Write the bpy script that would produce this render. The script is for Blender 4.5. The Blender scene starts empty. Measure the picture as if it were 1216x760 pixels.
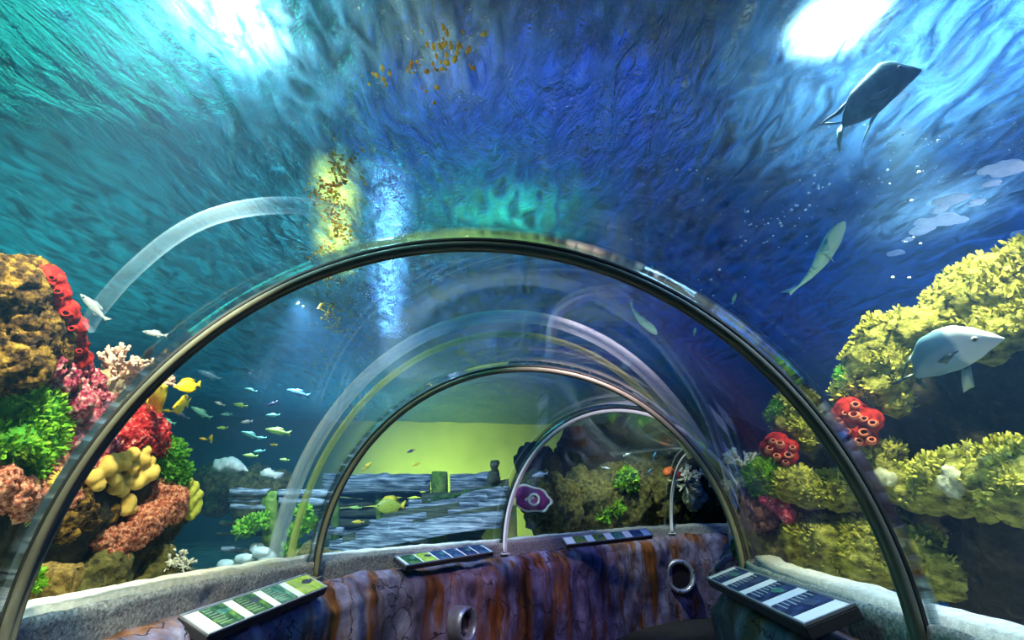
import bpy, bmesh, math, random
from mathutils import Vector, Matrix, noise
random.seed(7)
sc = bpy.context.scene
COL = sc.collection
PI = math.pi
# ------------------------------------------------------------------ camera
F_PX, PITCH, ROLL, EYE = 616.28, 0.3423, 0.0195, 1.485
cam_d = bpy.data.cameras.new('camera')
cam = bpy.data.objects.new('camera', cam_d)
COL.objects.link(cam)
cam_d.sensor_width = 36.0
cam_d.lens = 36.0 * F_PX / 1216.0
cam_d.clip_start = 0.05
cam.rotation_mode = 'XYZ'
cam.matrix_world = (Matrix.Translation((0, 0, EYE)) @ Matrix.Rotation(PI / 2 + PITCH, 4, 'X') @ Matrix.Rotation(ROLL, 4, 'Z'))
sc.camera = cam
vs = sc.view_settings
vs.view_transform = 'Standard'
vs.look = 'None'
vs.gamma = 1.0
vs.exposure = 0.0
vs.use_curve_mapping = False
cy = sc.cycles
cy.max_bounces = 8
cy.diffuse_bounces = 2
cy.glossy_bounces = 4
cy.transmission_bounces = 4
cy.volume_bounces = 0
cy.transparent_max_bounces = 32
cy.caustics_reflective = False
cy.caustics_refractive = False
cy.use_denoising = True
cy.sample_clamp_indirect = 6.0
cy.use_adaptive_sampling = True
cy.adaptive_threshold = 0.02


def ray(px, py):
    x, y = px - 608.0, py - 380.0
    c, s = math.cos(ROLL), math.sin(ROLL)
    x, y = c * x + s * y, -s * x + c * y
    cp, sp = math.cos(PITCH), math.sin(PITCH)
    return Vector((x / F_PX, cp + y / F_PX * sp, sp - y / F_PX * cp))


def at(px, py, d):
    """the point that the photograph shows at px, py, at d metres in front of the lens"""
    return Vector((0, 0, EYE)) + ray(px, py) * d


def on_z(px, py, z):
    v = ray(px, py)
    return Vector((0, 0, EYE)) + v * ((z - EYE) / v.z)


def on_x(px, py, x):
    v = ray(px, py)
    return Vector((0, 0, EYE)) + v * (x / v.x)


# ------------------------------------------------------------------ objects
def tag(o, label=None, cat=None, group=None, kind=None):
    if label: o['label'] = label
    if cat: o['category'] = cat
    if group: o['group'] = group
    if kind: o['kind'] = kind
    return o


def empty(name, loc=(0, 0, 0), rz=0.0):
    o = bpy.data.objects.new(name, None)
    COL.objects.link(o)
    o.location = loc
    o.rotation_euler = (0, 0, rz)
    o.empty_display_size = 0.1
    return o


def link_mesh(name, me, mat, parent=None, smooth=True, recenter=True):
    """one mesh object, its vertices given in the parent's space (or in the world's)"""
    if mat is not None and len(me.materials) == 0:
        me.materials.append(mat)
    if smooth:
        for p in me.polygons: p.use_smooth = True
    o = bpy.data.objects.new(name, me)
    COL.objects.link(o)
    if parent is not None:
        o.parent = parent
    if recenter and len(me.vertices):
        lo = Vector((1e9,) * 3); hi = Vector((-1e9,) * 3)
        for v in me.vertices:
            for i in range(3):
                lo[i] = min(lo[i], v.co[i]); hi[i] = max(hi[i], v.co[i])
        c = Vector(((lo.x + hi.x) / 2, (lo.y + hi.y) / 2, lo.z))
        me.transform(Matrix.Translation(-c))
        o.location = c
    return o


def obj(name, bm, mat, parent=None, smooth=True, recenter=True):
    me = bpy.data.meshes.new(name)
    bmesh.ops.recalc_face_normals(bm, faces=bm.faces)
    bm.to_mesh(me)
    bm.free()
    return link_mesh(name, me, mat, parent, smooth, recenter)


def copy_tree(o, parent=None):
    c = o.copy()
    COL.objects.link(c)
    if parent is not None:
        c.parent = parent
    for ch in list(o.children):
        copy_tree(ch, c)
    return c


# ------------------------------------------------------------------ shapes
def add_box(bm, c, size, rot=None, bevel=0.0):
    m = Matrix.Translation(c) @ (rot.to_4x4() if rot is not None else Matrix.Identity(4)) @ Matrix.Diagonal((*size, 1))
    r = bmesh.ops.create_cube(bm, size=1, matrix=m)
    if bevel > 0:
        es = list({e for v in r['verts'] for e in v.link_edges})
        bmesh.ops.bevel(bm, geom=es, offset=bevel, segments=2, profile=0.5, affect='EDGES')


def add_ball(bm, c, r, sub=3, scale=(1, 1, 1), rot=None):
    m = Matrix.Translation(c) @ (rot.to_4x4() if rot is not None else Matrix.Identity(4)) @ Matrix.Diagonal((*scale, 1))
    return bmesh.ops.create_icosphere(bm, subdivisions=sub, radius=r, matrix=m)['verts']


def frame_of(t):
    t = t.normalized()
    a = Vector((0, 0, 1)) if abs(t.z) < 0.9 else Vector((1, 0, 0))
    u = t.cross(a).normalized()
    return u, t.cross(u).normalized()


def add_tube(bm, pts, radii, n=8, cap=True):
    """a round tube through pts; radii one number or one per point"""
    pts = [Vector(p) for p in pts]
    if not hasattr(radii, '__len__'):
        radii = [radii] * len(pts)
    rings = []
    u = None
    for i, p in enumerate(pts):
        t = (pts[min(i + 1, len(pts) - 1)] - pts[max(i - 1, 0)]).normalized()
        if u is None:
            u, w = frame_of(t)
        else:
            u = (u - t * u.dot(t)).normalized()
            w = t.cross(u)
        rings.append([bm.verts.new(p + (u * math.cos(a) + w * math.sin(a)) * radii[i]) for a in (2 * PI * k / n for k in range(n))])
    for a, b in zip(rings, rings[1:]):
        for k in range(n):
            bm.faces.new((a[k], a[(k + 1) % n], b[(k + 1) % n], b[k]))
    if cap:
        bm.faces.new(rings[0][::-1])
        bm.faces.new(rings[-1])
    return rings


def add_torus(bm, c, axis, R, r, n=24, m=10):
    u, w = frame_of(axis)
    axis = axis.normalized()
    rings = []
    for i in range(n):
        a = 2 * PI * i / n
        d = u * math.cos(a) + w * math.sin(a)
        rings.append([bm.verts.new(c + d * (R + r * math.cos(b)) + axis * r * math.sin(b)) for b in (2 * PI * j / m for j in range(m))])
    for i in range(n):
        A, B = rings[i], rings[(i + 1) % n]
        for j in range(m):
            bm.faces.new((A[j], B[j], B[(j + 1) % m], A[(j + 1) % m]))


def add_disc(bm, c, axis, r, h, n=24):
    u, w = frame_of(axis)
    axis = axis.normalized()
    a = [bm.verts.new(c + (u * math.cos(2 * PI * k / n) + w * math.sin(2 * PI * k / n)) * r) for k in range(n)]
    b = [bm.verts.new(v.co + axis * h) for v in a]
    for k in range(n):
        bm.faces.new((a[k], a[(k + 1) % n], b[(k + 1) % n], b[k]))
    bm.faces.new(a[::-1]); bm.faces.new(b)


def loft(bm, rows, closed=False, caps=False):
    R = [[bm.verts.new(p) for p in row] for row in rows]
    for A, B in zip(R, R[1:]):
        n = len(A)
        for k in range(n if closed else n - 1):
            bm.faces.new((A[k], A[(k + 1) % n], B[(k + 1) % n], B[k]))
    if caps:
        bm.faces.new(R[0][::-1]); bm.faces.new(R[-1])
    return R


def fbm(p, s, octv=4, seed=0.0):
    return noise.fractal(Vector((p.x * s + seed, p.y * s + seed * 1.7, p.z * s - seed)), 1.0, 2.0, octv)


def remeshed(bm, voxel):
    me = bpy.data.meshes.new('tmp')
    bm.to_mesh(me); bm.free()
    o = bpy.data.objects.new('tmp', me)
    COL.objects.link(o)
    m = o.modifiers.new('r', 'REMESH')
    m.mode = 'VOXEL'
    m.voxel_size = voxel
    dg = bpy.context.evaluated_depsgraph_get()
    out = bpy.data.meshes.new_from_object(o.evaluated_get(dg))
    bpy.data.objects.remove(o)
    bpy.data.meshes.remove(me)
    return out


def displace(me, layers):
    """layers: (scale, amplitude, octaves, mode, seed)"""
    ns = [v.normal.copy() for v in me.vertices]
    for v, n in zip(me.vertices, ns):
        d = 0.0
        for (s, a, oc, mode, sd) in layers:
            if mode == 'f':
                d += a * fbm(v.co, s, oc, sd)
            elif mode == 'r':                           # ridges
                d += a * (0.5 - abs(fbm(v.co, s, oc, sd)))
            elif mode == 'c':                           # rounded cells
                dist = noise.voronoi(Vector((v.co.x * s + sd, v.co.y * s, v.co.z * s)))[0]
                d += a * (0.6 - dist[0])
        v.co += n * d
    me.update()


# ------------------------------------------------------------------ materials
def new_mat(name):
    m = bpy.data.materials.new(name)
    m.use_nodes = True
    nt = m.node_tree
    nt.nodes.clear()
    return m, nt


def N(nt, t, **kw):
    n = nt.nodes.new(t)
    for k, v in kw.items():
        setattr(n, k, v)
    return n


def put(n, **kw):
    for k, v in kw.items():
        n.inputs[k.replace('_', ' ')].default_value = v
    return n


def ramp(nt, stops, interp='LINEAR'):
    r = nt.nodes.new('ShaderNodeValToRGB')
    e = r.color_ramp.elements
    r.color_ramp.interpolation = interp
    while len(e) < len(stops): e.new(0.5)
    for el, (p, c) in zip(e, stops):
        el.position = p
        el.color = (*c, 1) if len(c) == 3 else c
    return r


def coords(nt, scale=(1, 1, 1), src='Object'):
    tc = N(nt, 'ShaderNodeTexCoord')
    mp = N(nt, 'ShaderNodeMapping')
    mp.inputs['Scale'].default_value = scale
    nt.links.new(tc.outputs[src], mp.inputs[0])
    return mp.outputs[0]


def mat_noise(name, stops, scale=6.0, detail=6.0, rough=0.85, bump=0.4, bscale=None, bdist=0.02, stretch=(1, 1, 1), spec=0.25, distortion=0.3, vor=None):
    """principled surface: noise through a colour ramp, plus bump; vor = (scale, colour, amount) speckles"""
    m, nt = new_mat(name)
    L = nt.links.new
    out = N(nt, 'ShaderNodeOutputMaterial')
    b = N(nt, 'ShaderNodeBsdfPrincipled')
    put(b, Roughness=rough)
    b.inputs['Specular IOR Level'].default_value = spec
    v = coords(nt, stretch)
    n = put(N(nt, 'ShaderNodeTexNoise'), Scale=scale, Detail=detail, Roughness=0.62, Distortion=distortion)
    L(v, n.inputs['Vector'])
    r = ramp(nt, stops)
    L(n.outputs['Fac'], r.inputs[0])
    colr = r.outputs[0]
    if vor:
        vo = put(N(nt, 'ShaderNodeTexVoronoi'), Scale=vor[0])
        L(v, vo.inputs['Vector'])
        vr = ramp(nt, [(0.15, (vor[2],) * 3), (0.45, (0, 0, 0))])
        L(vo.outputs['Distance'], vr.inputs[0])
        mx = N(nt, 'ShaderNodeMix', data_type='RGBA')
        L(vr.outputs[0], mx.inputs['Factor'])
        L(colr, mx.inputs['A'])
        mx.inputs['B'].default_value = (*vor[1], 1)
        colr = mx.outputs['Result']
    L(colr, b.inputs['Base Color'])
    if bump:
        n2 = put(N(nt, 'ShaderNodeTexNoise'), Scale=bscale or scale * 3, Detail=6.0, Roughness=0.65)
        L(v, n2.inputs['Vector'])
        bp = put(N(nt, 'ShaderNodeBump'), Strength=bump, Distance=bdist)
        L(n2.outputs['Fac'], bp.inputs['Height'])
        L(bp.outputs[0], b.inputs['Normal'])
    L(b.outputs[0], out.inputs[0])
    return m


def mat_plain(name, c, rough=0.5, metal=0.0, spec=0.5, emit=None, var=0.12, vscale=14.0):
    """principled with a little noise in the colour"""
    m, nt = new_mat(name)
    L = nt.links.new
    out = N(nt, 'ShaderNodeOutputMaterial')
    b = N(nt, 'ShaderNodeBsdfPrincipled')
    put(b, Roughness=rough, Metallic=metal)
    b.inputs['Specular IOR Level'].default_value = spec
    n = put(N(nt, 'ShaderNodeTexNoise'), Scale=vscale, Detail=4.0)
    L(coords(nt), n.inputs['Vector'])
    r = ramp(nt, [(0.3, tuple(x * (1 - var) for x in c)), (0.7, tuple(min(1, x * (1 + var)) for x in c))])
    L(n.outputs['Fac'], r.inputs[0])
    L(r.outputs[0], b.inputs['Base Color'])
    if emit:
        b.inputs['Emission Color'].default_value = (*emit[:3], 1)
        b.inputs['Emission Strength'].default_value = emit[3]
    L(b.outputs[0], out.inputs[0])
    return m
# ------------------------------------------------------------------ the tunnel's course
R_ARCH, RISE, SPRING = 1.70, 1.64, 1.0
KEYS = [(-0.30, -2.6, 0.0, 1.0), (-0.27, -0.2, -0.02, 1.0), (-0.22, 2.2142, -0.0527, 1.0), (0.1274, 4.5704, -0.0951, 1.0), (1.0856, 5.8816, -0.7528, 0.9), (3.2422, 9.3751, -1.5045, 0.8), (6.8, 9.9, -1.56, 0.8)]


def course(t):
    """centre and yaw of the tunnel's cross-section; whole numbers are the keys"""
    i = max(0, min(len(KEYS) - 2, int(math.floor(t))))
    u = t - i
    k = [Vector(KEYS[max(0, min(len(KEYS) - 1, j))]) for j in (i - 1, i, i + 1, i + 2)]
    v = 0.5 * ((2 * k[1]) + (k[2] - k[0]) * u + (2 * k[0] - 5 * k[1] + 4 * k[2] - k[3]) * u * u + (3 * k[1] - k[0] - 3 * k[2] + k[3]) * u ** 3)
    return v


def lift(t):
    """the walkway climbs a little beyond the middle arch"""
    u = max(0.0, min(2.0, t - 3.2)) / 1.8
    return 0.13 * u * u


def sect(t, off, z):
    """a point off metres to the right of the centre line (negative: left), at height z"""
    c = course(t)
    off = off * c.w
    z = z + lift(t) * max(0.0, min(1.0, (z - 0.2) / 0.5))
    return Vector((c.x + off * math.cos(c.z), c.y + off * math.sin(c.z), z))


def arch_pts(t, r_add=0.0, n=48, a0=0.0, a1=PI):
    out = []
    for k in range(n + 1):
        a = a1 + (a0 - a1) * k / n
        out.append(sect(t, (R_ARCH + r_add) * math.cos(a), SPRING + (RISE + r_add) * course(t).w * math.sin(a)))
    return out


TS = [i / 10 for i in range(0, 61)]
WATER_Z = 3.75

# ------------------------------------------------------------------ materials of the shell
def mat_acrylic():
    m, nt = new_mat('acrylic')
    L = nt.links.new
    out = N(nt, 'ShaderNodeOutputMaterial')
    tr = N(nt, 'ShaderNodeBsdfTransparent')
    tr.inputs[0].default_value = (0.965, 0.985, 0.985, 1)
    gl = N(nt, 'ShaderNodeBsdfGlossy')
    gl.inputs['Roughness'].default_value = 0.03
    gl.inputs['Color'].default_value = (0.9, 0.97, 1, 1)
    lw = N(nt, 'ShaderNodeLayerWeight')
    lw.inputs['Blend'].default_value = 0.5
    pw = N(nt, 'ShaderNodeMath', operation='POWER')
    pw.inputs[1].default_value = 5.0
    L(lw.outputs['Facing'], pw.inputs[0])
    ma = N(nt, 'ShaderNodeMath', operation='MULTIPLY_ADD')
    ma.inputs[1].default_value = 0.9
    ma.inputs[2].default_value = 0.03
    L(pw.outputs[0], ma.inputs[0])
    mx = N(nt, 'ShaderNodeMixShader')
    L(ma.outputs[0], mx.inputs[0]); L(tr.outputs[0], mx.inputs[1]); L(gl.outputs[0], mx.inputs[2])
    L(mx.outputs[0], out.inputs[0])
    return m


def mat_water_volume():
    m, nt = new_mat('water')
    L = nt.links.new
    out = N(nt, 'ShaderNodeOutputMaterial')
    tr = N(nt, 'ShaderNodeBsdfTransparent')
    s = N(nt, 'ShaderNodeVolumeScatter')
    s.inputs['Color'].default_value = (0.22, 0.55, 1.0, 1)
    s.inputs['Density'].default_value = 0.033
    s.inputs['Anisotropy'].default_value = 0.35
    a = N(nt, 'ShaderNodeVolumeAbsorption')
    a.inputs['Color'].default_value = (0.15, 0.75, 0.9, 1)
    a.inputs['Density'].default_value = 0.045
    ad = N(nt, 'ShaderNodeAddShader')
    L(s.outputs[0], ad.inputs[0]); L(a.outputs[0], ad.inputs[1])
    L(tr.outputs[0], out.inputs['Surface'])
    L(ad.outputs[0], out.inputs['Volume'])
    return m


def mat_water_surface():
    m, nt = new_mat('water_surface')
    L = nt.links.new
    out = N(nt, 'ShaderNodeOutputMaterial')
    v = coords(nt, (1.0, 0.42, 1.0))
    n1 = put(N(nt, 'ShaderNodeTexNoise'), Scale=7.5, Detail=6.0, Roughness=0.62, Distortion=1.2)
    L(v, n1.inputs['Vector'])
    n2 = put(N(nt, 'ShaderNodeTexNoise'), Scale=1.1, Detail=3.0, Roughness=0.5, Distortion=0.6)
    L(v, n2.inputs['Vector'])
    bp = put(N(nt, 'ShaderNodeBump'), Strength=1.0, Distance=0.075)
    L(n1.outputs['Fac'], bp.inputs['Height'])
    tr = N(nt, 'ShaderNodeBsdfTransparent')
    tr.inputs[0].default_value = (0.85, 0.95, 1, 1)
    tl = N(nt, 'ShaderNodeBsdfTranslucent')
    tl.inputs[0].default_value = (0.35, 0.75, 1, 1)
    L(bp.outputs[0], tl.inputs['Normal'])
    gl = N(nt, 'ShaderNodeBsdfGlossy')
    gl.inputs['Roughness'].default_value = 0.12
    gl.inputs['Color'].default_value = (0.8, 0.95, 1.0, 1)
    L(bp.outputs[0], gl.inputs['Normal'])
    rf = N(nt, 'ShaderNodeBsdfRefraction')
    rf.inputs['Roughness'].default_value = 0.08
    rf.inputs['IOR'].default_value = 1.18
    rf.inputs['Color'].default_value = (0.85, 0.97, 1, 1)
    L(bp.outputs[0], rf.inputs['Normal'])
    # ripple crests scatter more light than the troughs
    r1 = ramp(nt, [(0.38, (0.05,) * 3), (0.66, (0.45,) * 3)])
    L(n1.outputs['Fac'], r1.inputs[0])
    m1 = N(nt, 'ShaderNodeMixShader')
    L(r1.outputs[0], m1.inputs[0]); L(tr.outputs[0], m1.inputs[1]); L(tl.outputs[0], m1.inputs[2])
    m2 = N(nt, 'ShaderNodeMixShader')
    m2.inputs[0].default_value = 0.30
    L(m1.outputs[0], m2.inputs[1]); L(rf.outputs[0], m2.inputs[2])
    m3 = N(nt, 'ShaderNodeMixShader')
    m3.inputs[0].default_value = 0.30
    L(m2.outputs[0], m3.inputs[1]); L(gl.outputs[0], m3.inputs[2])
    L(m3.outputs[0], out.inputs[0])
    return m


def mat_rockwall(name, dark=1.0):
    """grey violet stone with rust runs and cracks"""
    m, nt = new_mat(name)
    L = nt.links.new
    out = N(nt, 'ShaderNodeOutputMaterial')
    b = put(N(nt, 'ShaderNodeBsdfPrincipled'), Roughness=0.62)
    b.inputs['Specular IOR Level'].default_value = 0.35
    v = coords(nt)
    vs_ = coords(nt, (1.0, 1.0, 0.22))
    n0 = put(N(nt, 'ShaderNodeTexNoise'), Scale=3.2, Detail=7.0, Roughness=0.65, Distortion=0.4)
    L(v, n0.inputs['Vector'])
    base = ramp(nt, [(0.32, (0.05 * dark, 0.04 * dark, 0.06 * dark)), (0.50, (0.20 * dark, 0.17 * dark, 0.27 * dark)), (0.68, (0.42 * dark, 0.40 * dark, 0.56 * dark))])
    L(n0.outputs['Fac'], base.inputs[0])
    n1 = put(N(nt, 'ShaderNodeTexNoise'), Scale=3.4, Detail=5.0, Roughness=0.6, Distortion=0.3)
    L(vs_, n1.inputs['Vector'])
    rm = ramp(nt, [(0.46, (0, 0, 0)), (0.60, (1, 1, 1))])
    L(n1.outputs['Fac'], rm.inputs[0])
    n2 = put(N(nt, 'ShaderNodeTexNoise'), Scale=9.0, Detail=6.0)
    L(vs_, n2.inputs['Vector'])
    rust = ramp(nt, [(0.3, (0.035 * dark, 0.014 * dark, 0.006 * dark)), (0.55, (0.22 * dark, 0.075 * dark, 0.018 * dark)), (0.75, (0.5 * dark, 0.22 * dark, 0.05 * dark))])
    L(n2.outputs['Fac'], rust.inputs[0])
    mx = N(nt, 'ShaderNodeMix', data_type='RGBA')
    L(rm.outputs[0], mx.inputs['Factor']); L(base.outputs[0], mx.inputs['A']); L(rust.outputs[0], mx.inputs['B'])
    vo = N(nt, 'ShaderNodeTexVoronoi', feature='DISTANCE_TO_EDGE')
    vo.inputs['Scale'].default_value = 1.5
    nd = put(N(nt, 'ShaderNodeTexNoise'), Scale=2.0, Detail=5.0)
    L(v, nd.inputs['Vector'])
    vm = N(nt, 'ShaderNodeVectorMath', operation='ADD')
    L(v, vm.inputs[0]); L(nd.outputs['Color'], vm.inputs[1])
    L(vm.outputs[0], vo.inputs['Vector'])
    cr = ramp(nt, [(0.0, (0.05,) * 3), (0.011, (1, 1, 1))])
    L(vo.outputs['Distance'], cr.inputs[0])
    mc = N(nt, 'ShaderNodeMix', data_type='RGBA', blend_type='MULTIPLY')
    mc.inputs['Factor'].default_value = 0.9
    L(mx.outputs['Result'], mc.inputs['A']); L(cr.outputs[0], mc.inputs['B'])
    L(mc.outputs['Result'], b.inputs['Base Color'])
    ma = N(nt, 'ShaderNodeMath', operation='MULTIPLY_ADD')
    ma.inputs[1].default_value = 0.5
    L(n0.outputs['Fac'], ma.inputs[0]); L(cr.outputs[0], ma.inputs[2])
    bp = put(N(nt, 'ShaderNodeBump'), Strength=0.7, Distance=0.02)
    L(ma.outputs[0], bp.inputs['Height'])
    L(bp.outputs[0], b.inputs['Normal'])
    L(b.outputs[0], out.inputs[0])
    return m


M = {}
M['acrylic'] = mat_acrylic()
M['water'] = mat_water_volume()
M['surface'] = mat_water_surface()
M['rockwall'] = mat_rockwall('stained_stone')
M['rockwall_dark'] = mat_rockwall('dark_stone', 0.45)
M['curb'] = mat_noise('speckled_concrete', [(0.3, (0.10, 0.10, 0.095)), (0.5, (0.32, 0.32, 0.30)), (0.7, (0.62, 0.62, 0.58))], scale=55, bump=0.5, bscale=90, bdist=0.006)
M['sand'] = mat_noise('white_sand', [(0.3, (0.52, 0.50, 0.42)), (0.7, (0.86, 0.84, 0.74))], scale=30, bump=0.5, bscale=80, bdist=0.01)
M['tankwall'] = mat_noise('painted_tank_wall', [(0.3, (0.05, 0.10, 0.16)), (0.7, (0.09, 0.17, 0.25))], scale=1.2, bump=0.2)
M['backwall'] = mat_noise('pale_tank_wall', [(0.3, (0.30, 0.34, 0.30)), (0.7, (0.42, 0.46, 0.40))], scale=0.8, bump=0.2)
M['floor'] = mat_noise('dark_walkway', [(0.3, (0.015, 0.015, 0.018)), (0.7, (0.04, 0.04, 0.045))], scale=12)
M['ceiling'] = mat_plain('black_ceiling', (0.012, 0.013, 0.02), rough=0.9)
M['frame_dark'] = mat_plain('olive_grey_metal', (0.24, 0.235, 0.17), rough=0.45, metal=0.2, var=0.15, vscale=9)
M['frame_white'] = mat_plain('white_painted_metal', (0.86, 0.88, 0.88), rough=0.4, metal=0.0, var=0.06)
M['groove'] = mat_plain('black_rubber_seal', (0.03, 0.03, 0.03), rough=0.7)


def struct(name, bm, mat, **kw):
    o = obj(name, bm, mat, **kw)
    o['kind'] = 'structure'
    return o


# ------------------------------------------------------------------ room and tank shell
bm = bmesh.new(); add_box(bm, (0.5, 7, -0.45), (22, 22, 0.1)); struct('floor', bm, M['floor'], smooth=False)
bm = bmesh.new(); add_box(bm, (0.5, 7, 6.55), (22, 22, 0.1)); struct('ceiling', bm, M['ceiling'], smooth=False)
bm = bmesh.new(); add_box(bm, (0.5, 15.55, 3.2), (22, 0.1, 7.2)); struct('wall_back', bm, M['backwall'], smooth=False)
bm = bmesh.new(); add_box(bm, (0.5, -4.05, 3.2), (22, 0.1, 7.2)); struct('wall_front', bm, M['tankwall'], smooth=False)
bm = bmesh.new(); add_box(bm, (-10.55, 7, 3.2), (0.1, 22, 7.2)); struct('wall_west', bm, M['tankwall'], smooth=False)
bm = bmesh.new(); add_box(bm, (11.55, 7, 3.2), (0.1, 22, 7.2)); struct('wall_east', bm, M['tankwall'], smooth=False)


def strip(ts, prof, side, disp=None):
    """sweep a profile of (inward distance from the arch foot, height) along the tunnel"""
    b = bmesh.new()
    rows = []
    for t in ts:
        row = []
        for (o, z) in prof:
            p = sect(t, side * (R_ARCH - o), z)
            if disp:
                p = disp(p, t, side, o, z)
            row.append(p)
        rows.append(row)
    loft(b, rows)
    return b


def resample(prof, step):
    out = []
    for (a, b) in zip(prof, prof[1:]):
        n = max(1, int(math.hypot(b[0] - a[0], b[1] - a[1]) / step))
        for k in range(n):
            out.append((a[0] + (b[0] - a[0]) * k / n, a[1] + (b[1] - a[1]) * k / n))
    return out + [prof[-1]]


def wall_disp(p, t, side, o, z):
    c = course(t)
    d = 0.05 * fbm(p, 1.6, 4, 3.0) + 0.05 * fbm(Vector((p.x, p.y, p.z * 0.2)), 4.0, 3, 9.0)
    f = 1.0 if z < 0.8 else 0.5
    q = p.copy()
    q.x += -side * math.cos(c.z) * d * f
    q.y += -side * math.sin(c.z) * d * f
    if 0.6 < z < 0.9:
        q.z += 0.03 * fbm(p, 3.0, 3, 21.0)
    return q


fine = [i / 60 for i in range(40, 361)]
wp = resample([(-0.03, 0.70), (-0.03, 0.865), (0.07, 0.865), (0.16, 0.80), (0.225, 0.68), (0.24, -0.45)], 0.035)
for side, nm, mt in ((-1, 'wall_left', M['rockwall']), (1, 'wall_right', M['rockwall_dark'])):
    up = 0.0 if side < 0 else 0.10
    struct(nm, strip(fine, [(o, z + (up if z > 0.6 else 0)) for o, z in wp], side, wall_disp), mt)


def sand_disp(p, t, side, o, z):
    q = p.copy()
    q.z += 0.012 * fbm(p, 5.0, 4, 2.0) + 0.008 * fbm(p, 1.4, 2, 5.0)
    return q


def curb_disp(p, t, side, o, z):
    q = p.copy()
    c = course(t)
    d = 0.012 * fbm(p, 9.0, 4, 4.0)
    q.x += side * math.cos(c.z) * d; q.y += side * math.sin(c.z) * d
    q.z += 0.01 * fbm(p, 7.0, 3, 14.0)
    return q


cp = resample([(-0.026, 0.70), (-0.026, 0.98), (-0.03, 1.005), (-0.045, 1.015)], 0.03)
lp = resample([(-0.098, 0.95), (-0.10, 1.035), (-0.20, 1.05), (-0.28, 1.035), (-0.38, 0.94), (-0.52, 0.78), (-0.9, 0.58), (-1.3, 0.5)], 0.05)
for side, n in ((-1, 'left'), (1, 'right')):
    up = 0.0 if side < 0 else 0.10
    struct('baseboard_' + n, strip(fine, [(o, z + up) for o, z in cp], side, curb_disp), M['curb'])
    ts = fine if side == -1 else [t for t in fine if t < 3.9]
    struct('trim_1' if side == -1 else 'trim_2', strip(ts, [(o, z + up) for o, z in lp], side, sand_disp), M['sand'])

# sand bed of the tank
bm = bmesh.new()
nx, ny = 88, 88
g = [[bm.verts.new((-10.5 + 22 * i / nx, -4 + 22 * j / ny, 0.42)) for i in range(nx + 1)] for j in range(ny + 1)]
for row in g:
    for v in row:
        v.co.z += 0.10 * fbm(v.co, 0.5, 4, 1.0)
centres = [course(t) for t in TS]
for j in range(ny):
    for i in range(nx):
        c = (g[j][i].co + g[j + 1][i + 1].co) / 2
        if min((Vector((c.x, c.y, 0)) - Vector((k.x, k.y, 0))).length for k in centres) > 2.15:
            bm.faces.new((g[j][i], g[j][i + 1], g[j + 1][i + 1], g[j + 1][i]))
bmesh.ops.delete(bm, geom=[v for v in bm.verts if not v.link_faces], context='VERTS')
M['seabed'] = mat_noise('dull_seabed_sand', [(0.3, (0.16, 0.18, 0.14)), (0.7, (0.40, 0.42, 0.34))], scale=3, bump=0.6, bscale=40)
struct('tank_floor', bm, M['seabed'])

# acrylic panels of the tunnel: one between each two frames
def acrylic(t0, t1, name):
    b = bmesh.new()
    n = max(6, int((t1 - t0) * 16))
    rows = []
    for k in range(n + 1):
        t = t0 + (t1 - t0) * k / n
        rows.append(arch_pts(t, 0.045, 64, -0.01, PI + 0.01) + arch_pts(t, 0.095, 64, -0.01, PI + 0.01)[::-1])
    loft(b, rows, closed=True, caps=True)
    return struct(name, b, M['acrylic'])


for i, (a, b_) in enumerate(((0.0, 2.0), (2.0, 3.0), (3.0, 4.0), (4.0, 5.0), (5.0, 6.0))):
    acrylic(a + 0.002, b_ - 0.002, 'window_%d' % (i + 1))
bm = bmesh.new()
loft(bm, [arch_pts(6.0, -0.1, 40) + [sect(6.0, 1.6, -0.39), sect(6.0, -1.6, -0.39)], arch_pts(5.97, -0.1, 40) + [sect(5.97, 1.6, -0.39), sect(5.97, -1.6, -0.39)]], closed=True, caps=True)
struct('wall_end', bm, M['floor'], smooth=False)

# the water: the tank's volume with the tunnel left out of it
bm = bmesh.new()
rows = []
for t in [i / 8 for i in range(0, 49)]:
    rows.append(arch_pts(t, 0.10, 40) + [sect(t, R_ARCH + 0.10, -0.34), sect(t, -R_ARCH - 0.10, -0.34)])
loft(bm, rows, closed=True, caps=True)
bmesh.ops.recalc_face_normals(bm, faces=bm.faces)
bmesh.ops.reverse_faces(bm, faces=bm.faces)
inner = set(bm.faces)
r = bmesh.ops.create_cube(bm, size=1, matrix=Matrix.Translation((0.5, 7, (WATER_Z - 0.04 - 0.37) / 2)) @ Matrix.Diagonal((21.9, 21.9, WATER_Z - 0.04 + 0.37, 1)))
me = bpy.data.meshes.new('tank_water')
bm.to_mesh(me); bm.free()
o = link_mesh('tank_water', me, M['water'], smooth=False)
o['kind'] = 'structure'

# rippled water surface
bm = bmesh.new()
n = 150
g = [[None] * (n + 1) for _ in range(n + 1)]
for j in range(n + 1):
    for i in range(n + 1):
        p = Vector((-10.4 + 21.9 * i / n, -3.9 + 21.9 * j / n, WATER_Z))
        p.z += 0.035 * fbm(Vector((p.x, p.y * 0.5, 0)), 1.3, 3, 6.0)
        g[j][i] = bm.verts.new(p)
for j in range(n):
    for i in range(n):
        bm.faces.new((g[j][i], g[j][i + 1], g[j + 1][i + 1], g[j + 1][i]))
struct('water_surface', bm, M['surface'], recenter=False)


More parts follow.
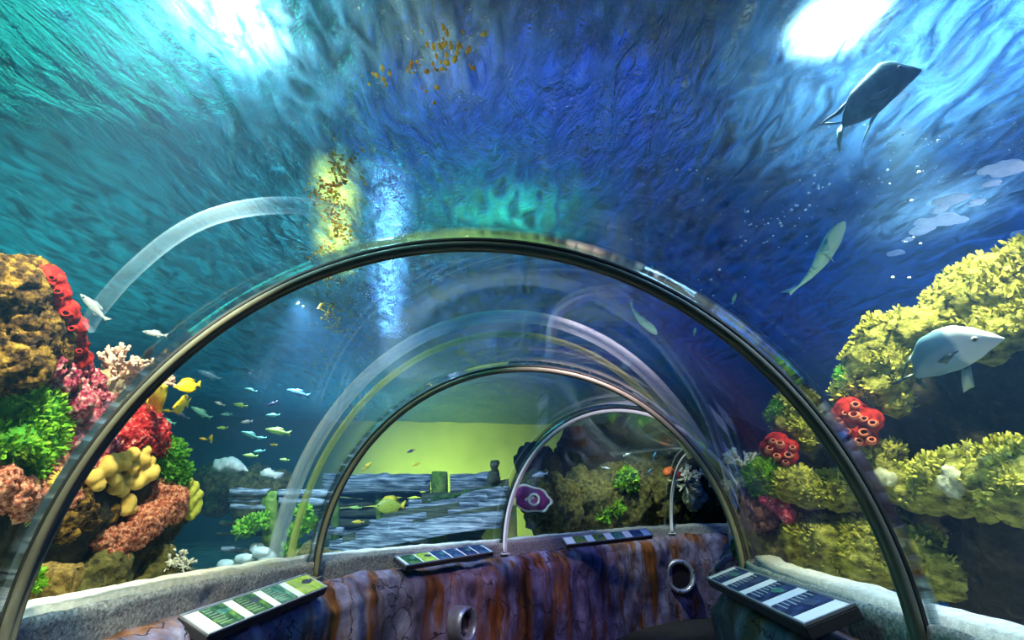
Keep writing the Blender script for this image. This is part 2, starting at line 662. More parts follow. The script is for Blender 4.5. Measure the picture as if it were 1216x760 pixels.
# ------------------------------------------------------------------ arched frames
def arch_frame(t, label, mat, group='arched frames along the tunnel', a_end=PI + 0.06, wid=0.056):
    c = course(t)
    root = empty('tunnel_arch', (c.x, c.y, SPRING + lift(t)), c.z)
    tag(root, label, 'arch', group)
    RA, RI = R_ARCH * c.w, RISE * c.w
    b = bmesh.new()
    rows = []
    hw = wid / 2
    for k in range(97):
        a = a_end + (PI - 2 * a_end) * k / 96
        row = []
        for (dr, dy) in ((0.018, -hw + 0.006), (0.012, -hw), (-0.012, -hw), (-0.018, -hw + 0.008), (-0.020, -0.010), (-0.015, -0.007), (-0.015, 0.007), (-0.020, 0.010), (-0.018, hw - 0.008), (-0.012, hw), (0.012, hw), (0.018, hw - 0.006)):
            row.append(Vector(((RA + dr) * math.cos(a), dy, (RI + dr) * math.sin(a))))
        rows.append(row)
    loft(b, rows, closed=True, caps=True)
    obj('rib', b, mat, root)
    b = bmesh.new()
    rows = []
    for k in range(97):
        a = a_end + (PI - 2 * a_end) * k / 96
        rows.append([Vector(((RA + dr) * math.cos(a), dy, (RI + dr) * math.sin(a))) for (dr, dy) in ((0.019, -0.014), (0.042, -0.014), (0.042, 0.014), (0.019, 0.014))])
    loft(b, rows, closed=True, caps=True)
    obj('seal_strip', b, M['groove'], root)
    for s in (-1, 1):
        b = bmesh.new()
        add_box(b, (s * RA, 0, -0.105), (0.075, 0.13, 0.012), bevel=0.003)
        for y in (-0.05, 0.05):
            add_disc(b, Vector((s * RA - 0.0, y, -0.10)), Vector((0, 0, 1)), 0.01, 0.012, 8)
        obj('foot_plate', b, mat, root)
    return root


arch_frame(2.0, 'large dark olive metal arch spanning the whole tunnel, the nearest one', M['frame_dark'])
arch_frame(3.0, 'middle sized dark arch standing behind the large olive one', M['frame_dark'])
arch_frame(4.0, 'thin white arch rising from the stone wall between two sloping info panels', M['frame_white'])
arch_frame(5.0, 'smallest white arch at the bend, leaning toward the hanging corals', M['frame_white'])


# pale reflections in the acrylic, built as translucent bands outside it
def mat_reflection(name, c, a):
    m, nt = new_mat(name)
    L = nt.links.new
    out = N(nt, 'ShaderNodeOutputMaterial')
    tr = N(nt, 'ShaderNodeBsdfTransparent'); df = N(nt, 'ShaderNodeBsdfDiffuse'); tl = N(nt, 'ShaderNodeBsdfTranslucent')
    nz = put(N(nt, 'ShaderNodeTexNoise'), Scale=3.0, Detail=5.0)
    L(coords(nt, (1, 4, 1)), nz.inputs['Vector'])
    r = ramp(nt, [(0.3, tuple(x * 0.8 for x in c)), (0.7, c)])
    L(nz.outputs['Fac'], r.inputs[0]); L(r.outputs[0], df.inputs[0]); L(r.outputs[0], tl.inputs[0])
    m1 = N(nt, 'ShaderNodeMixShader'); m1.inputs[0].default_value = 0.5
    L(df.outputs[0], m1.inputs[1]); L(tl.outputs[0], m1.inputs[2])
    m2 = N(nt, 'ShaderNodeMixShader')
    r2 = ramp(nt, [(0.3, (a * 0.7,) * 3), (0.7, (a,) * 3)])
    L(nz.outputs['Fac'], r2.inputs[0]); L(r2.outputs[0], m2.inputs[0])
    L(tr.outputs[0], m2.inputs[1]); L(m1.outputs[0], m2.inputs[2])
    L(m2.outputs[0], out.inputs[0])
    return m


M['reflection'] = mat_reflection('milky_reflection', (0.80, 0.92, 1.0), 0.42)
M['reflection_yellow'] = mat_reflection('yellowish_reflection', (0.85, 0.90, 0.30), 0.55)
root = empty('reflection_hoop', (0.0, 4.62, SPRING))
tag(root, 'milky acrylic reflection, built as a band, over the middle dark arch, edged with yellow', 'reflection')
for nm, rx, rz, y0, wd, th, mt in (('outer_band', 1.88, 2.17, 0.0, 0.20, 0.05, 'reflection'), ('inner_band', 1.84, 2.06, 0.22, 0.10, 0.03, 'reflection_yellow')):
    b = bmesh.new()
    rows = []
    for k in range(81):
        a = 0.46 + (PI - 0.46) * k / 80
        rows.append([Vector(((rx + dr) * math.cos(a), y0 + dy, (rz + dr) * math.sin(a))) for dr, dy in ((-th / 2, -wd / 2), (th / 2, -wd / 2), (th / 2, wd / 2), (-th / 2, wd / 2))])
    loft(b, rows, closed=True, caps=True)
    obj(nm, b, M[mt], root)


M['reflection_faint'] = mat_reflection('faint_milky_reflection', (0.55, 0.80, 1.0), 0.14)  # faint reflection in the acrylic, built as a curved solid
bm = bmesh.new()
q = [(104, 388, 2.75), (116, 368, 2.72), (150, 328, 2.70), (200, 285, 2.68), (250, 258, 2.66), (310, 245, 2.65), (370, 246, 2.7), (420, 262, 2.75), (455, 288, 2.8)]
pp = [at(*k) for k in q]
fine_p = []
for i in range(len(pp) - 1):
    a0, a1, a2, a3 = pp[max(0, i - 1)], pp[i], pp[i + 1], pp[min(len(pp) - 1, i + 2)]
    for k in range(6):
        u = k / 6
        fine_p.append(0.5 * (2 * a1 + (a2 - a0) * u + (2 * a0 - 5 * a1 + 4 * a2 - a3) * u * u + (3 * a1 - a0 - 3 * a2 + a3) * u ** 3))
fine_p.append(pp[-1])
rows = []
for i, p in enumerate(fine_p):
    t = (fine_p[min(i + 1, len(fine_p) - 1)] - fine_p[max(i - 1, 0)]).normalized()
    y = Vector((0, 1, 0)); y = (y - t * t.dot(y)).normalized(); nrm = t.cross(y)
    rows.append([p + nrm * a + y * b for a, b in ((-.045, -.012), (.045, -.012), (.045, .012), (-.045, .012))])
loft(bm, rows, closed=True, caps=True)
tag(obj('reflection_strip', bm, M['reflection_faint']), 'faint milky acrylic reflection built as a curved strip above the left reef', 'strip')
# ------------------------------------------------------------------ lamps
M['lamp_case'] = mat_plain('black_lamp_case', (0.02, 0.02, 0.022), rough=0.5, metal=0.3)


def area(name, loc, target, size, energy, col, spread=PI, parent=None):
    l = bpy.data.lights.new(name, 'AREA')
    l.shape = 'DISK'; l.size = size; l.energy = energy; l.color = col; l.spread = spread
    o = bpy.data.objects.new(name, l)
    COL.objects.link(o)
    o.location = loc
    o.rotation_euler = (Vector(target) - Vector(loc)).to_track_quat('-Z', 'Y').to_euler()
    return o


def spot(name, loc, target, energy, col, angle=60, blend=0.6, size=0.1):
    l = bpy.data.lights.new(name, 'SPOT')
    l.energy = energy; l.color = col; l.spot_size = math.radians(angle); l.spot_blend = blend; l.shadow_soft_size = size
    o = bpy.data.objects.new(name, l)
    COL.objects.link(o)
    o.location = loc
    o.rotation_euler = (Vector(target) - Vector(loc)).to_track_quat('-Z', 'Y').to_euler()
    return o


def over(px, py, h):
    return on_z(px, py, h)


LZ = 4.5
pl = over(283, 18, WATER_Z); pl.z = LZ
area('flood_or_fill', pl, (pl.x - 0.25, pl.y + 0.15, 1.0), 0.28, 36, (0.75, 0.97, 1.0), math.radians(46))
pr = over(985, 22, WATER_Z); pr.z = 4.15
area('flood_or_fill', pr, (pr.x + 0.4, pr.y + 0.3, 1.0), 0.14, 55, (0.88, 0.95, 1.0), math.radians(60))
# coloured floods high over the tank
area('flood_or_fill', (-5.6, 4.0, 6.3), (-5.2, 4.3, 0), 5.0, 500, (0.02, 0.62, 0.50))
area('flood_or_fill', (0.2, 7.5, 6.3), (0.4, 8.0, 0), 5.5, 240, (0.015, 0.085, 0.85))
area('flood_or_fill', (6.2, 3.5, 6.3), (5.7, 4.0, 0), 5.0, 520, (0.03, 0.17, 1.0))
area('flood_or_fill', (-4.0, 11.5, 6.3), (-3.5, 11.0, 0), 4.0, 260, (0.05, 0.55, 0.75))
gl_ = over(600, 235, WATER_Z)
area('flood_or_fill', (gl_.x, gl_.y + 0.2, 4.5), (gl_.x, gl_.y + 0.4, 0), 0.5, 14, (0.06, 0.90, 0.42), math.radians(105))  # added green light in place of green reflections on the ripples


def glint_light(px, py0, py1, z, wid, energy, col, spread):  # added light without a fixture, makes a glint patch on the ripples
    a, b = over(px, py0, WATER_Z), over(px, py1, WATER_Z)
    l = bpy.data.lights.new('glint_light', 'AREA')
    l.shape = 'ELLIPSE'; l.size = wid; l.size_y = (b - a).length; l.energy = energy; l.color = col; l.spread = math.radians(spread)
    o = bpy.data.objects.new('glint_light', l)
    COL.objects.link(o)
    c = (a + b) / 2
    o.location = (c.x, c.y, z)
    d = b - a
    o.rotation_euler = (0, 0, math.atan2(d.y, d.x) - PI / 2)


glint_light(399, 190, 325, 4.0, 0.12, 40, (1.0, 0.66, 0.05), 80)
glint_light(462, 195, 400, 4.0, 0.18, 60, (0.42, 0.60, 1.0), 80)
area('flood_or_fill', over(510, 60, WATER_Z) + Vector((0, 0, 0.5)), over(510, 60, WATER_Z), 0.12, 2.5, (1.0, 0.70, 0.35), math.radians(120))  # added light for the amber glints
area('flood_or_fill', over(1130, 245, WATER_Z) + Vector((0, 0, 0.7)), over(1130, 245, WATER_Z), 0.3, 10, (0.75, 0.88, 1.0), math.radians(100))  # added light above the foam to brighten it
area('flood_or_fill', (pl.x - 0.1, pl.y, 4.7), (pl.x - 0.2, pl.y + 0.1, 0), 0.7, 30, (0.45, 0.90, 1.0), math.radians(100))  # added second light, widens the halo of the left lamp
area('flood_or_fill', (pr.x + 0.7, pr.y + 0.2, 4.9), (pr.x + 0.7, pr.y + 0.2, 0), 0.9, 70, (0.35, 0.65, 1.0), math.radians(90))  # added wide light, makes the halo round the right lamp
# added fill spots under the surface, without fixtures, for reefs, wall, wreck and details
spot('reef_fill', (-1.5, 1.6, 3.62), (-2.5, 3.1, 1.4), 820, (1.0, 0.92, 0.64), 80, 0.7, 0.08)
spot('reef_fill', (2.2, 2.4, 3.62), (2.9, 3.4, 1.6), 560, (1.0, 0.95, 0.55), 75, 0.7, 0.06)
spot('reef_fill', (2.2, 8.8, 3.62), (2.2, 10.8, 1.0), 420, (0.9, 1.0, 0.72), 80, 0.8, 0.1)
spot('wall_fill', (0.8, 3.4, 3.6), (0.6, 7.0, 0.4), 450, (1.0, 0.70, 0.80), 60, 0.9, 0.1)  # added to warm the stone wall
spot('wreck_fill', (-2.4, 5.4, 3.62), (-2.0, 7.6, 0.9), 900, (0.62, 0.80, 1.0), 105, 0.8, 0.1)  # added to lift the dark wreck
spot('shark_fill', (2.1, 3.1, 1.95), (1.9, 4.6, 3.4), 50, (0.85, 1.0, 0.9), 75, 0.9, 0.1)  # added, lights the sharks from below
spot('foam_fill', (3.7, 2.5, 2.75), (3.15, 3.3, 3.65), 26, (0.9, 0.97, 1.0), 90, 0.9, 0.08)  # added, whitens the foam from below
spot('glint_fill', (-0.9, 1.7, 3.1), (-0.45, 2.3, 3.65), 9, (1.0, 0.80, 0.55), 100, 0.9, 0.08)  # added, lights the amber glints from below
# yellow flood on the pale back wall behind the wreck
spot('flood_or_fill', (-2.4, 12.5, 0.9), (-1.8, 15.5, 1.5), 1500, (0.90, 1.0, 0.08), 120, 0.8, 0.2)
w = bpy.data.worlds.new('world'); sc.world = w
w.use_nodes = True
w.node_tree.nodes['Background'].inputs[0].default_value = (0.02, 0.05, 0.1, 1)
w.node_tree.nodes['Background'].inputs[1].default_value = 0.0
# ------------------------------------------------------------------ reef materials
M['ochre_coral'] = mat_noise('ochre_coral', [(0.38, (0.012, 0.006, 0.002)), (0.50, (0.10, 0.05, 0.008)), (0.66, (0.42, 0.25, 0.035))], scale=22, bump=0.9, bscale=38, bdist=0.03)
M['red_sponge'] = mat_noise('red_sponge', [(0.36, (0.12, 0.004, 0.003)), (0.5, (0.42, 0.012, 0.009)), (0.65, (0.62, 0.04, 0.025))], scale=22, bump=0.5, bscale=60, bdist=0.01)
M['sponge_hole'] = mat_plain('dark_sponge_hole', (0.035, 0.008, 0.006), rough=0.9)
M['sponge_rim'] = mat_plain('pale_red_sponge_rim', (0.80, 0.22, 0.12), rough=0.7)
M['pink_coral'] = mat_noise('pink_coral', [(0.36, (0.10, 0.01, 0.03)), (0.46, (0.45, 0.03, 0.09)), (0.54, (0.66, 0.16, 0.20)), (0.64, (0.90, 0.62, 0.52))], scale=34, bump=0.9, bscale=60, bdist=0.02)
M['crimson_coral'] = mat_noise('crimson_coral', [(0.36, (0.16, 0.004, 0.01)), (0.5, (0.62, 0.02, 0.03)), (0.58, (0.75, 0.10, 0.09)), (0.66, (0.90, 0.55, 0.45))], scale=38, bump=0.9, bscale=60, bdist=0.02)
M['salmon_coral'] = mat_noise('salmon_coral', [(0.38, (0.20, 0.03, 0.015)), (0.5, (0.60, 0.18, 0.10)), (0.62, (0.88, 0.48, 0.30))], scale=48, bump=1.0, bscale=55, bdist=0.02)
M['yellow_coral'] = mat_noise('yellow_leather_coral', [(0.3, (0.62, 0.36, 0.04)), (0.7, (0.88, 0.64, 0.17))], scale=9, bump=0.3, bscale=70, bdist=0.006)
M['lime_coral'] = mat_noise('lime_finger_coral', [(0.3, (0.32, 0.36, 0.03)), (0.7, (0.66, 0.66, 0.12))], scale=12, bump=0.4, bscale=60, bdist=0.008)
M['green_algae'] = mat_noise('bright_green_algae', [(0.3, (0.05, 0.18, 0.008)), (0.5, (0.16, 0.42, 0.015)), (0.72, (0.46, 0.68, 0.06))], scale=14, bump=0.3)
M['deep_green_algae'] = mat_noise('deep_green_algae', [(0.3, (0.02, 0.12, 0.012)), (0.5, (0.06, 0.28, 0.02)), (0.72, (0.30, 0.55, 0.06))], scale=14, bump=0.3)
M['beige_coral'] = mat_noise('beige_coral', [(0.3, (0.34, 0.27, 0.16)), (0.7, (0.66, 0.55, 0.36))], scale=30, bump=0.8, bscale=50, bdist=0.015)
M['peach_coral'] = mat_plain('peach_staghorn_coral', (0.80, 0.52, 0.40), rough=0.8, var=0.2)
M['white_coral'] = mat_plain('off_white_coral', (0.74, 0.74, 0.62), rough=0.85, var=0.18)
M['anemone'] = mat_plain('yellow_anemone', (0.92, 0.62, 0.06), rough=0.7, var=0.2)
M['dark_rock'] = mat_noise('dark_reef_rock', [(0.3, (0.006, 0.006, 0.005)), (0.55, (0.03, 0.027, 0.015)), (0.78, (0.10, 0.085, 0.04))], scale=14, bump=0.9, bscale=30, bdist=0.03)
M['mossy_rock'] = mat_noise('mossy_block_rock', [(0.3, (0.06, 0.035, 0.012)), (0.5, (0.26, 0.16, 0.04)), (0.72, (0.46, 0.34, 0.09))], scale=34, bump=0.9, bscale=60, bdist=0.02)
M['algae_rock'] = mat_noise('yellow_algae_rock', [(0.34, (0.05, 0.05, 0.012)), (0.47, (0.26, 0.26, 0.045)), (0.62, (0.56, 0.54, 0.11)), (0.8, (0.80, 0.74, 0.28))], scale=10, bump=1.0, bscale=34, bdist=0.035, stretch=(1, 1, 1.8))
M['olive_rock'] = mat_noise('olive_rock', [(0.34, (0.020, 0.020, 0.008)), (0.52, (0.12, 0.11, 0.03)), (0.75, (0.32, 0.29, 0.09))], scale=14, bump=0.9, bscale=28, bdist=0.03)
M['pale_stone'] = mat_noise('pale_stone', [(0.35, (0.30, 0.31, 0.20)), (0.6, (0.66, 0.67, 0.50))], scale=10, bump=0.5)
M['mauve_coral'] = mat_noise('mauve_coral', [(0.3, (0.10, 0.045, 0.05)), (0.55, (0.34, 0.17, 0.17)), (0.78, (0.62, 0.44, 0.40))], scale=34, bump=0.9, bscale=60, bdist=0.015)
M['magenta_coral'] = mat_noise('magenta_coral', [(0.3, (0.42, 0.02, 0.10)), (0.55, (0.66, 0.10, 0.22)), (0.7, (0.85, 0.66, 0.60))], scale=30, bump=0.8, bscale=50, bdist=0.015)

M['turf'] = mat_noise('yellow_green_turf', [(0.3, (0.30, 0.33, 0.03)), (0.55, (0.62, 0.60, 0.10)), (0.75, (0.82, 0.76, 0.26))], scale=9, bump=0)
M['turf_dull'] = mat_noise('dull_olive_turf', [(0.3, (0.22, 0.23, 0.03)), (0.55, (0.50, 0.48, 0.08)), (0.75, (0.72, 0.66, 0.18))], scale=9, bump=0)
ROUGH = [(4.0, 0.05, 5, 'f', 1.0), (11.0, 0.03, 4, 'r', 5.0), (26.0, 0.022, 3, 'r', 8.0), (50.0, 0.006, 2, 'f', 8.0)]
KNOBBY = [(6.0, 0.022, 3, 'f', 2.0), (22.0, 0.022, 3, 'r', 4.0), (34.0, 0.022, 2, 'c', 3.0), (60.0, 0.008, 2, 'f', 8.0)]
BRAINY = [(5.0, 0.035, 3, 'f', 2.0), (16.0, 0.05, 3, 'r', 6.0), (38.0, 0.022, 2, 'r', 4.0), (60.0, 0.006, 2, 'f', 4.0)]
SMOOTH = [(6.0, 0.018, 3, 'f', 2.0), (30.0, 0.004, 2, 'f', 8.0)]


def dL(px):
    return 2.52 + max(px, 0) * 0.0062


def dR(px):
    return 4.3 - (px - 900) * 0.0045


def dC(px):
    return 8.7 + (px - 600) * 0.0145


def clump(blobs, depth, doff=0.0, grow=1.0, flat=(1, 1, 1), sub=3):
    bm = bmesh.new()
    for b in blobs:
        px, py, r = b[:3]
        d = depth(px) + doff + (b[3] if len(b) > 3 else 0.0)
        add_ball(bm, at(px, py, d), r * d / F_PX * grow, sub, flat)
    return bm


def rock(name, blobs, depth, mat, label=None, cat='rock', group=None, doff=0.0, voxel=0.022, layers=ROUGH, amp=1.0, parent=None, grow=1.0, flat=(1, 1, 1)):
    me = remeshed(clump(blobs, depth, doff, grow, flat), voxel)
    displace(me, [(s, a * amp, o, m, sd) for (s, a, o, m, sd) in layers])
    o = link_mesh(name, me, mat, parent)
    if label: tag(o, label, cat, group)
    else: o['kind'] = 'structure'
    return o


def lobes_mesh(pts, size, rnd, tall=0.6):
    """many small leaf-like lobes: pts = (position, outward normal)"""
    vsx, fs = [], []
    for (p, n) in pts:
        u, w = frame_of(n)
        a = rnd.uniform(0, 2 * PI)
        u, w = u * math.cos(a) + w * math.sin(a), w * math.cos(a) - u * math.sin(a)
        s = size * rnd.uniform(0.6, 1.35)
        n = (n + Vector((rnd.uniform(-.6, .6), rnd.uniform(-.6, .6), rnd.uniform(-.2, .7)))).normalized()
        k = len(vsx)
        tip = p + n * s * (1 + tall)
        mid = p + n * s * 0.6
        vsx += [p - n * s * 0.4, mid + u * s * 0.55, mid + w * s * 0.22, mid - u * s * 0.55, mid - w * s * 0.22, tip + u * s * 0.28 + w * s * 0.1, tip - u * s * 0.28 + w * s * 0.1]
        fs += [(k, k + 2, k + 1), (k, k + 3, k + 2), (k, k + 4, k + 3), (k, k + 1, k + 4), (k + 1, k + 2, k + 5), (k + 2, k + 6, k + 5), (k + 2, k + 3, k + 6), (k + 1, k + 5, k + 6, k + 4), (k + 4, k + 6, k + 3)]
    me = bpy.data.meshes.new('lobes')
    me.from_pydata([tuple(v) for v in vsx], [], fs)
    me.update()
    return me


def bush(name, blobs, depth, mat, label, cat='algae', group=None, doff=0.0, n=900, size=0.018, seed=1, core=None):
    """a leafy clump of algae: a knobbly holdfast with fronds all over it"""
    rnd = random.Random(seed)
    balls = []
    for b in blobs:
        d = depth(b[0]) + doff
        balls.append((at(b[0], b[1], d), b[2] * d / F_PX))
    tot = sum(r * r for _, r in balls)
    pts = []
    for c, r in balls:
        for _ in range(int(n * r * r / tot)):
            v = Vector((rnd.gauss(0, 1), rnd.gauss(0, 1), rnd.gauss(0, 1))).normalized()
            p = c + v * r * rnd.uniform(0.74, 1.0)
            if all((p - c2).length > r2 * 0.72 for c2, r2 in balls):
                pts.append((p, v))
    lo = min((c.z - r) for c, r in balls)
    cc = sum((c for c, r in balls), Vector()) / len(balls)
    root = empty(name, (cc.x, cc.y, lo))
    tag(root, label, cat, group)
    inv = Matrix.Translation((-cc.x, -cc.y, -lo))
    bm = bmesh.new()
    for c, r in balls: add_ball(bm, c, r * 0.82, 3)
    me = remeshed(bm, max(0.014, size * 0.8))
    displace(me, [(14.0, size * 1.1, 3, 'f', 2.0)])
    me.transform(inv)
    link_mesh('holdfast', me, core or mat, root)
    me = lobes_mesh(pts, size, rnd)
    me.transform(inv)
    link_mesh('fronds', me, mat, root, smooth=False)
    return root


def branching(name, base, up, height, mat, label, cat='coral', group=None, seed=1, nb=7, r0=0.012, spread=0.8, levels=3, flat=None, bumps=True):
    """a branching coral: stubby arms that fork again and again"""
    rnd = random.Random(seed)
    bm = bmesh.new()

    def grow(p, d, ln, r, lev):
        q = p + d * ln * 0.5 + Vector((rnd.uniform(-1, 1), rnd.uniform(-1, 1), rnd.uniform(-1, 1))) * ln * 0.08
        e = p + d * ln
        add_tube(bm, [p, q, e], [r, r * 0.9, r * 0.75], 6)
        add_ball(bm, e, r * 0.95, 1)
        if bumps and lev < levels:
            for _ in range(2):
                v = Vector((rnd.gauss(0, 1), rnd.gauss(0, 1), rnd.gauss(0, 1))).normalized()
                add_tube(bm, [q, q + (v + d * 0.4) * r * 2.0], [r * 0.6, r * 0.35], 5)
        if lev > 0:
            for _ in range(rnd.choice((2, 3))):
                v = Vector((rnd.gauss(0, 1), rnd.gauss(0, 1), rnd.gauss(0, 1))).normalized()
                grow(e, (d + v * spread).normalized(), ln * rnd.uniform(0.6, 0.85), r * 0.8, lev - 1)

    up = up.normalized()
    for k in range(nb):
        v = Vector((rnd.gauss(0, 1), rnd.gauss(0, 1), rnd.gauss(0, 0.4))).normalized()
        grow(base + v * r0, (up + v * spread * 1.1).normalized(), height * 0.36, r0, levels - 1)
    o = obj(name, bm, mat)
    tag(o, label, cat, group)
    return o


def holes(parent, spots, depth, doff, mats, rim=0.55):
    """sponge openings: a raised rim round a dark throat, turned to the water"""
    base = parent.location
    for (px, py, r) in spots:
        d = depth(px) + doff
        c = at(px, py, d)
        ax = (Vector((0, 0, EYE)) - c).normalized()
        ax = (ax + Vector((random.uniform(-.3, .3), random.uniform(-.3, .3), random.uniform(0, .5)))).normalized()
        rr = r * d / F_PX
        bm = bmesh.new()
        rows = []
        u, w = frame_of(ax)
        for (q, h) in ((1.5, -2.2), (1.35, -0.6), (1.12, 0.3), (0.95, 0.42), (0.78, 0.30), (0.66, -0.3)):
            rows.append([c - base + (u * math.cos(a) + w * math.sin(a) * 0.75) * rr * q + ax * rr * h for a in (2 * PI * k / 14 for k in range(14))])
        loft(bm, rows, closed=True)
        o = obj('tube_rim', bm, mats[0], parent)
        bm = bmesh.new()
        add_disc(bm, c - base - ax * rr * 0.35, ax, rr * 0.72, rr * 0.1, 14)
        obj('throat', bm, mats[1], o_parent(o, parent))


def o_parent(o, parent):
    return parent



def overgrow(o, n, size, mat, seed, tall=0.9, zmin=-0.2):
    """a turf of short algae fronds over the upper faces of a rock"""
    rnd = random.Random(seed)
    vsx = o.data.vertices
    pts = []
    for _ in range(n * 4):
        v = vsx[rnd.randrange(len(vsx))]
        if v.normal.z > zmin + rnd.uniform(-0.3, 0.3) and fbm(v.co, 7.0, 3, seed) > -0.05:
            pts.append((v.co + Vector((rnd.uniform(-1, 1), rnd.uniform(-1, 1), 0)) * size * 0.4, v.normal.copy()))
        if len(pts) >= n: break
    t = link_mesh('algae_turf', lobes_mesh(pts, size, rnd, tall), mat, None, smooth=False)
    t.parent = o
    t.location = t.location
    t['kind'] = 'stuff'
    return o


# ------------------------------------------------------------------ left reef
rock('reef_rock', [(20, 470, 70, .35), (70, 520, 55, .4), (120, 560, 62, .35), (150, 610, 60, .32), (60, 600, 70, .35), (40, 650, 60, .4), (110, 660, 60, .35), (180, 600, 40, .3), (30, 400, 48, .4)], dL, M['dark_rock'],
     voxel=0.04, layers=ROUGH, amp=1.3)  # rock core that the corals grow on
rock('brown_coral', [(4, 345, 40), (28, 340, 30), (12, 395, 44), (42, 385, 32), (36, 420, 32), (2, 430, 40)], dL, M['ochre_coral'],
     'ridged ochre brown coral boulder crowning the reef beside the red sponge', 'coral', voxel=0.011, layers=BRAINY)
o = rock('red_sponge', [(58, 332, 15, -.16), (64, 350, 16, -.17), (73, 370, 17, -.17), (83, 390, 16, -.15), (90, 408, 13, -.12), (94, 426, 11, -.08), (97, 440, 9)], dL, M['red_sponge'],
     'narrow upright red sponge running down the edge of the ochre boulder', 'sponge', voxel=0.012, layers=KNOBBY, amp=0.9)
holes(o, [(68, 346, 4), (78, 372, 4.5), (85, 390, 3.5), (61, 330, 3.5), (94, 417, 3)], dL, -0.27, (M['red_sponge'], M['sponge_hole']))
bush('green_algae', [(18, 475, 30), (40, 490, 32), (15, 520, 34), (48, 525, 28), (62, 505, 18), (30, 548, 25)], dL, M['green_algae'], 'shaggy bright green algae clump below the ochre boulder', doff=-0.02, n=2600, size=0.017, seed=2, core=M['deep_green_algae'])
rock('pink_coral', [(62, 420, 20), (82, 440, 20), (78, 462, 22), (100, 478, 20), (118, 478, 15), (96, 500, 20), (118, 500, 17), (104, 455, 14), (80, 488, 16), (88, 520, 16), (50, 432, 20, -.1), (66, 448, 20, -.08), (84, 475, 20, -.06), (108, 500, 18, -.05)], dL, M['pink_coral'],
     'knobbly pink and plum coral bank between the green algae and the peach coral', 'coral', doff=0.02, voxel=0.010, layers=KNOBBY, amp=1.2)
rock('beige_dome_coral', [(128, 452, 17), (138, 462, 15), (122, 464, 13)], dL, M['beige_coral'], 'small beige dome coral just below the peach branching coral', 'coral', voxel=0.012, layers=KNOBBY, doff=0.05, amp=0.6)
for i, (px, py, h, sd) in enumerate(((139, 448, 34, 4), (156, 455, 38, 8), (170, 462, 32, 13))):
    d = dL(px) - 0.02
    branching('staghorn_coral', at(px, py, d), Vector((0.15, -0.1, 1)), h * 1.25 * d / F_PX, M['peach_coral'],
              ('peach branching coral above the beige dome coral, topmost of the three', 'peach branching coral, the middle one of the three', 'peach branching coral beside the arch, lowest of the three')[i], 'coral', 'peach branching corals', sd, nb=7, r0=0.020, spread=0.75)
rock('crimson_coral', [(165, 502, 22), (180, 515, 17), (150, 520, 22), (168, 528, 18), (140, 536, 20), (188, 530, 12)], dL, M['crimson_coral'],
     'rough crimson coral head above the cream yellow leather coral', 'coral', doff=-0.02, voxel=0.010, layers=KNOBBY, amp=1.2)
rock('rust_coral', [(115, 530, 22), (100, 545, 20), (128, 545, 16), (92, 560, 16)], dL, M['pink_coral'], 'rusty pink crust between the anemone and the crimson coral', 'coral', doff=0.03, voxel=0.014, layers=KNOBBY)
rock('salmon_nodule_coral', [(56, 560, 20), (40, 582, 20), (15, 590, 20), (66, 580, 14), (0, 575, 16), (30, 605, 14), (78, 590, 12)], dL, M['salmon_coral'],
     'bumpy salmon pink coral behind the yellow flower anemone', 'coral', doff=-0.03, voxel=0.010, layers=KNOBBY, amp=1.3)
# yellow leather coral: rounded lobes
rnd = random.Random(17)
lob = []
for (cx_, cy_, rx_, ry_, k_) in ((126, 568, 16, 12, 12), (148, 572, 14, 14, 9), (152, 548, 16, 10, 10), (168, 560, 14, 20, 16), (134, 550, 14, 8, 7), (172, 542, 12, 8, 7)):
    for _ in range(k_):
        a_, q_ = rnd.uniform(0, 2 * PI), rnd.random() ** 0.5
        lob.append((cx_ + rx_ * q_ * math.cos(a_), cy_ + ry_ * q_ * math.sin(a_), rnd.uniform(6.5, 9.5), rnd.uniform(-.07, .05)))
rock('leather_coral', lob, dL, M['yellow_coral'], 'cream yellow leather coral of many rounded lobes beside the arch', 'coral', doff=-0.08, voxel=0.009, layers=SMOOTH, amp=0.6, grow=1.0)
rock('lobe_coral', [(152, 596, 10), (148, 604, 9), (156, 604, 7)], dL, M['yellow_coral'], 'single cream lobe coral hanging under the leather coral, upper right of two', 'coral', 'small lobe corals', doff=-0.06, voxel=0.011, layers=SMOOTH, amp=0.5)
rock('lobe_coral', [(134, 606, 9), (131, 614, 9)], dL, M['ochre_coral'], 'single darker ochre lobe coral hanging under the leather coral', 'coral', 'small lobe corals', doff=-0.05, voxel=0.011, layers=SMOOTH, amp=0.5)
bush('green_algae', [(190, 530, 15), (205, 540, 17), (196, 556, 18), (212, 562, 15), (182, 548, 12), (205, 575, 13)], dL, M['deep_green_algae'], 'round deep green algae bush at the tip of the left reef', doff=0.0, n=1700, size=0.016, seed=5)
rock('finger_coral', [(222, 572, 7), (229, 578, 7), (224, 584, 8), (234, 588, 7), (226, 594, 8), (235, 598, 6), (222, 602, 7), (231, 605, 7), (226, 612, 6), (219, 590, 8)], dL, M['lime_coral'], 'lime yellow finger coral below the deep green bush', 'coral', doff=0.0, voxel=0.011, layers=SMOOTH, amp=0.5)
rock('salmon_slab_coral', [(200, 592, 19), (186, 604, 22), (170, 618, 22), (155, 632, 20), (205, 608, 13), (140, 640, 17), (128, 655, 15), (137, 664, 12), (188, 585, 14), (124, 638, 12)], dL, M['salmon_coral'],
     'long sloping salmon coral slab above the dark lower rocks', 'coral', doff=-0.02, voxel=0.010, layers=KNOBBY, amp=1.1)
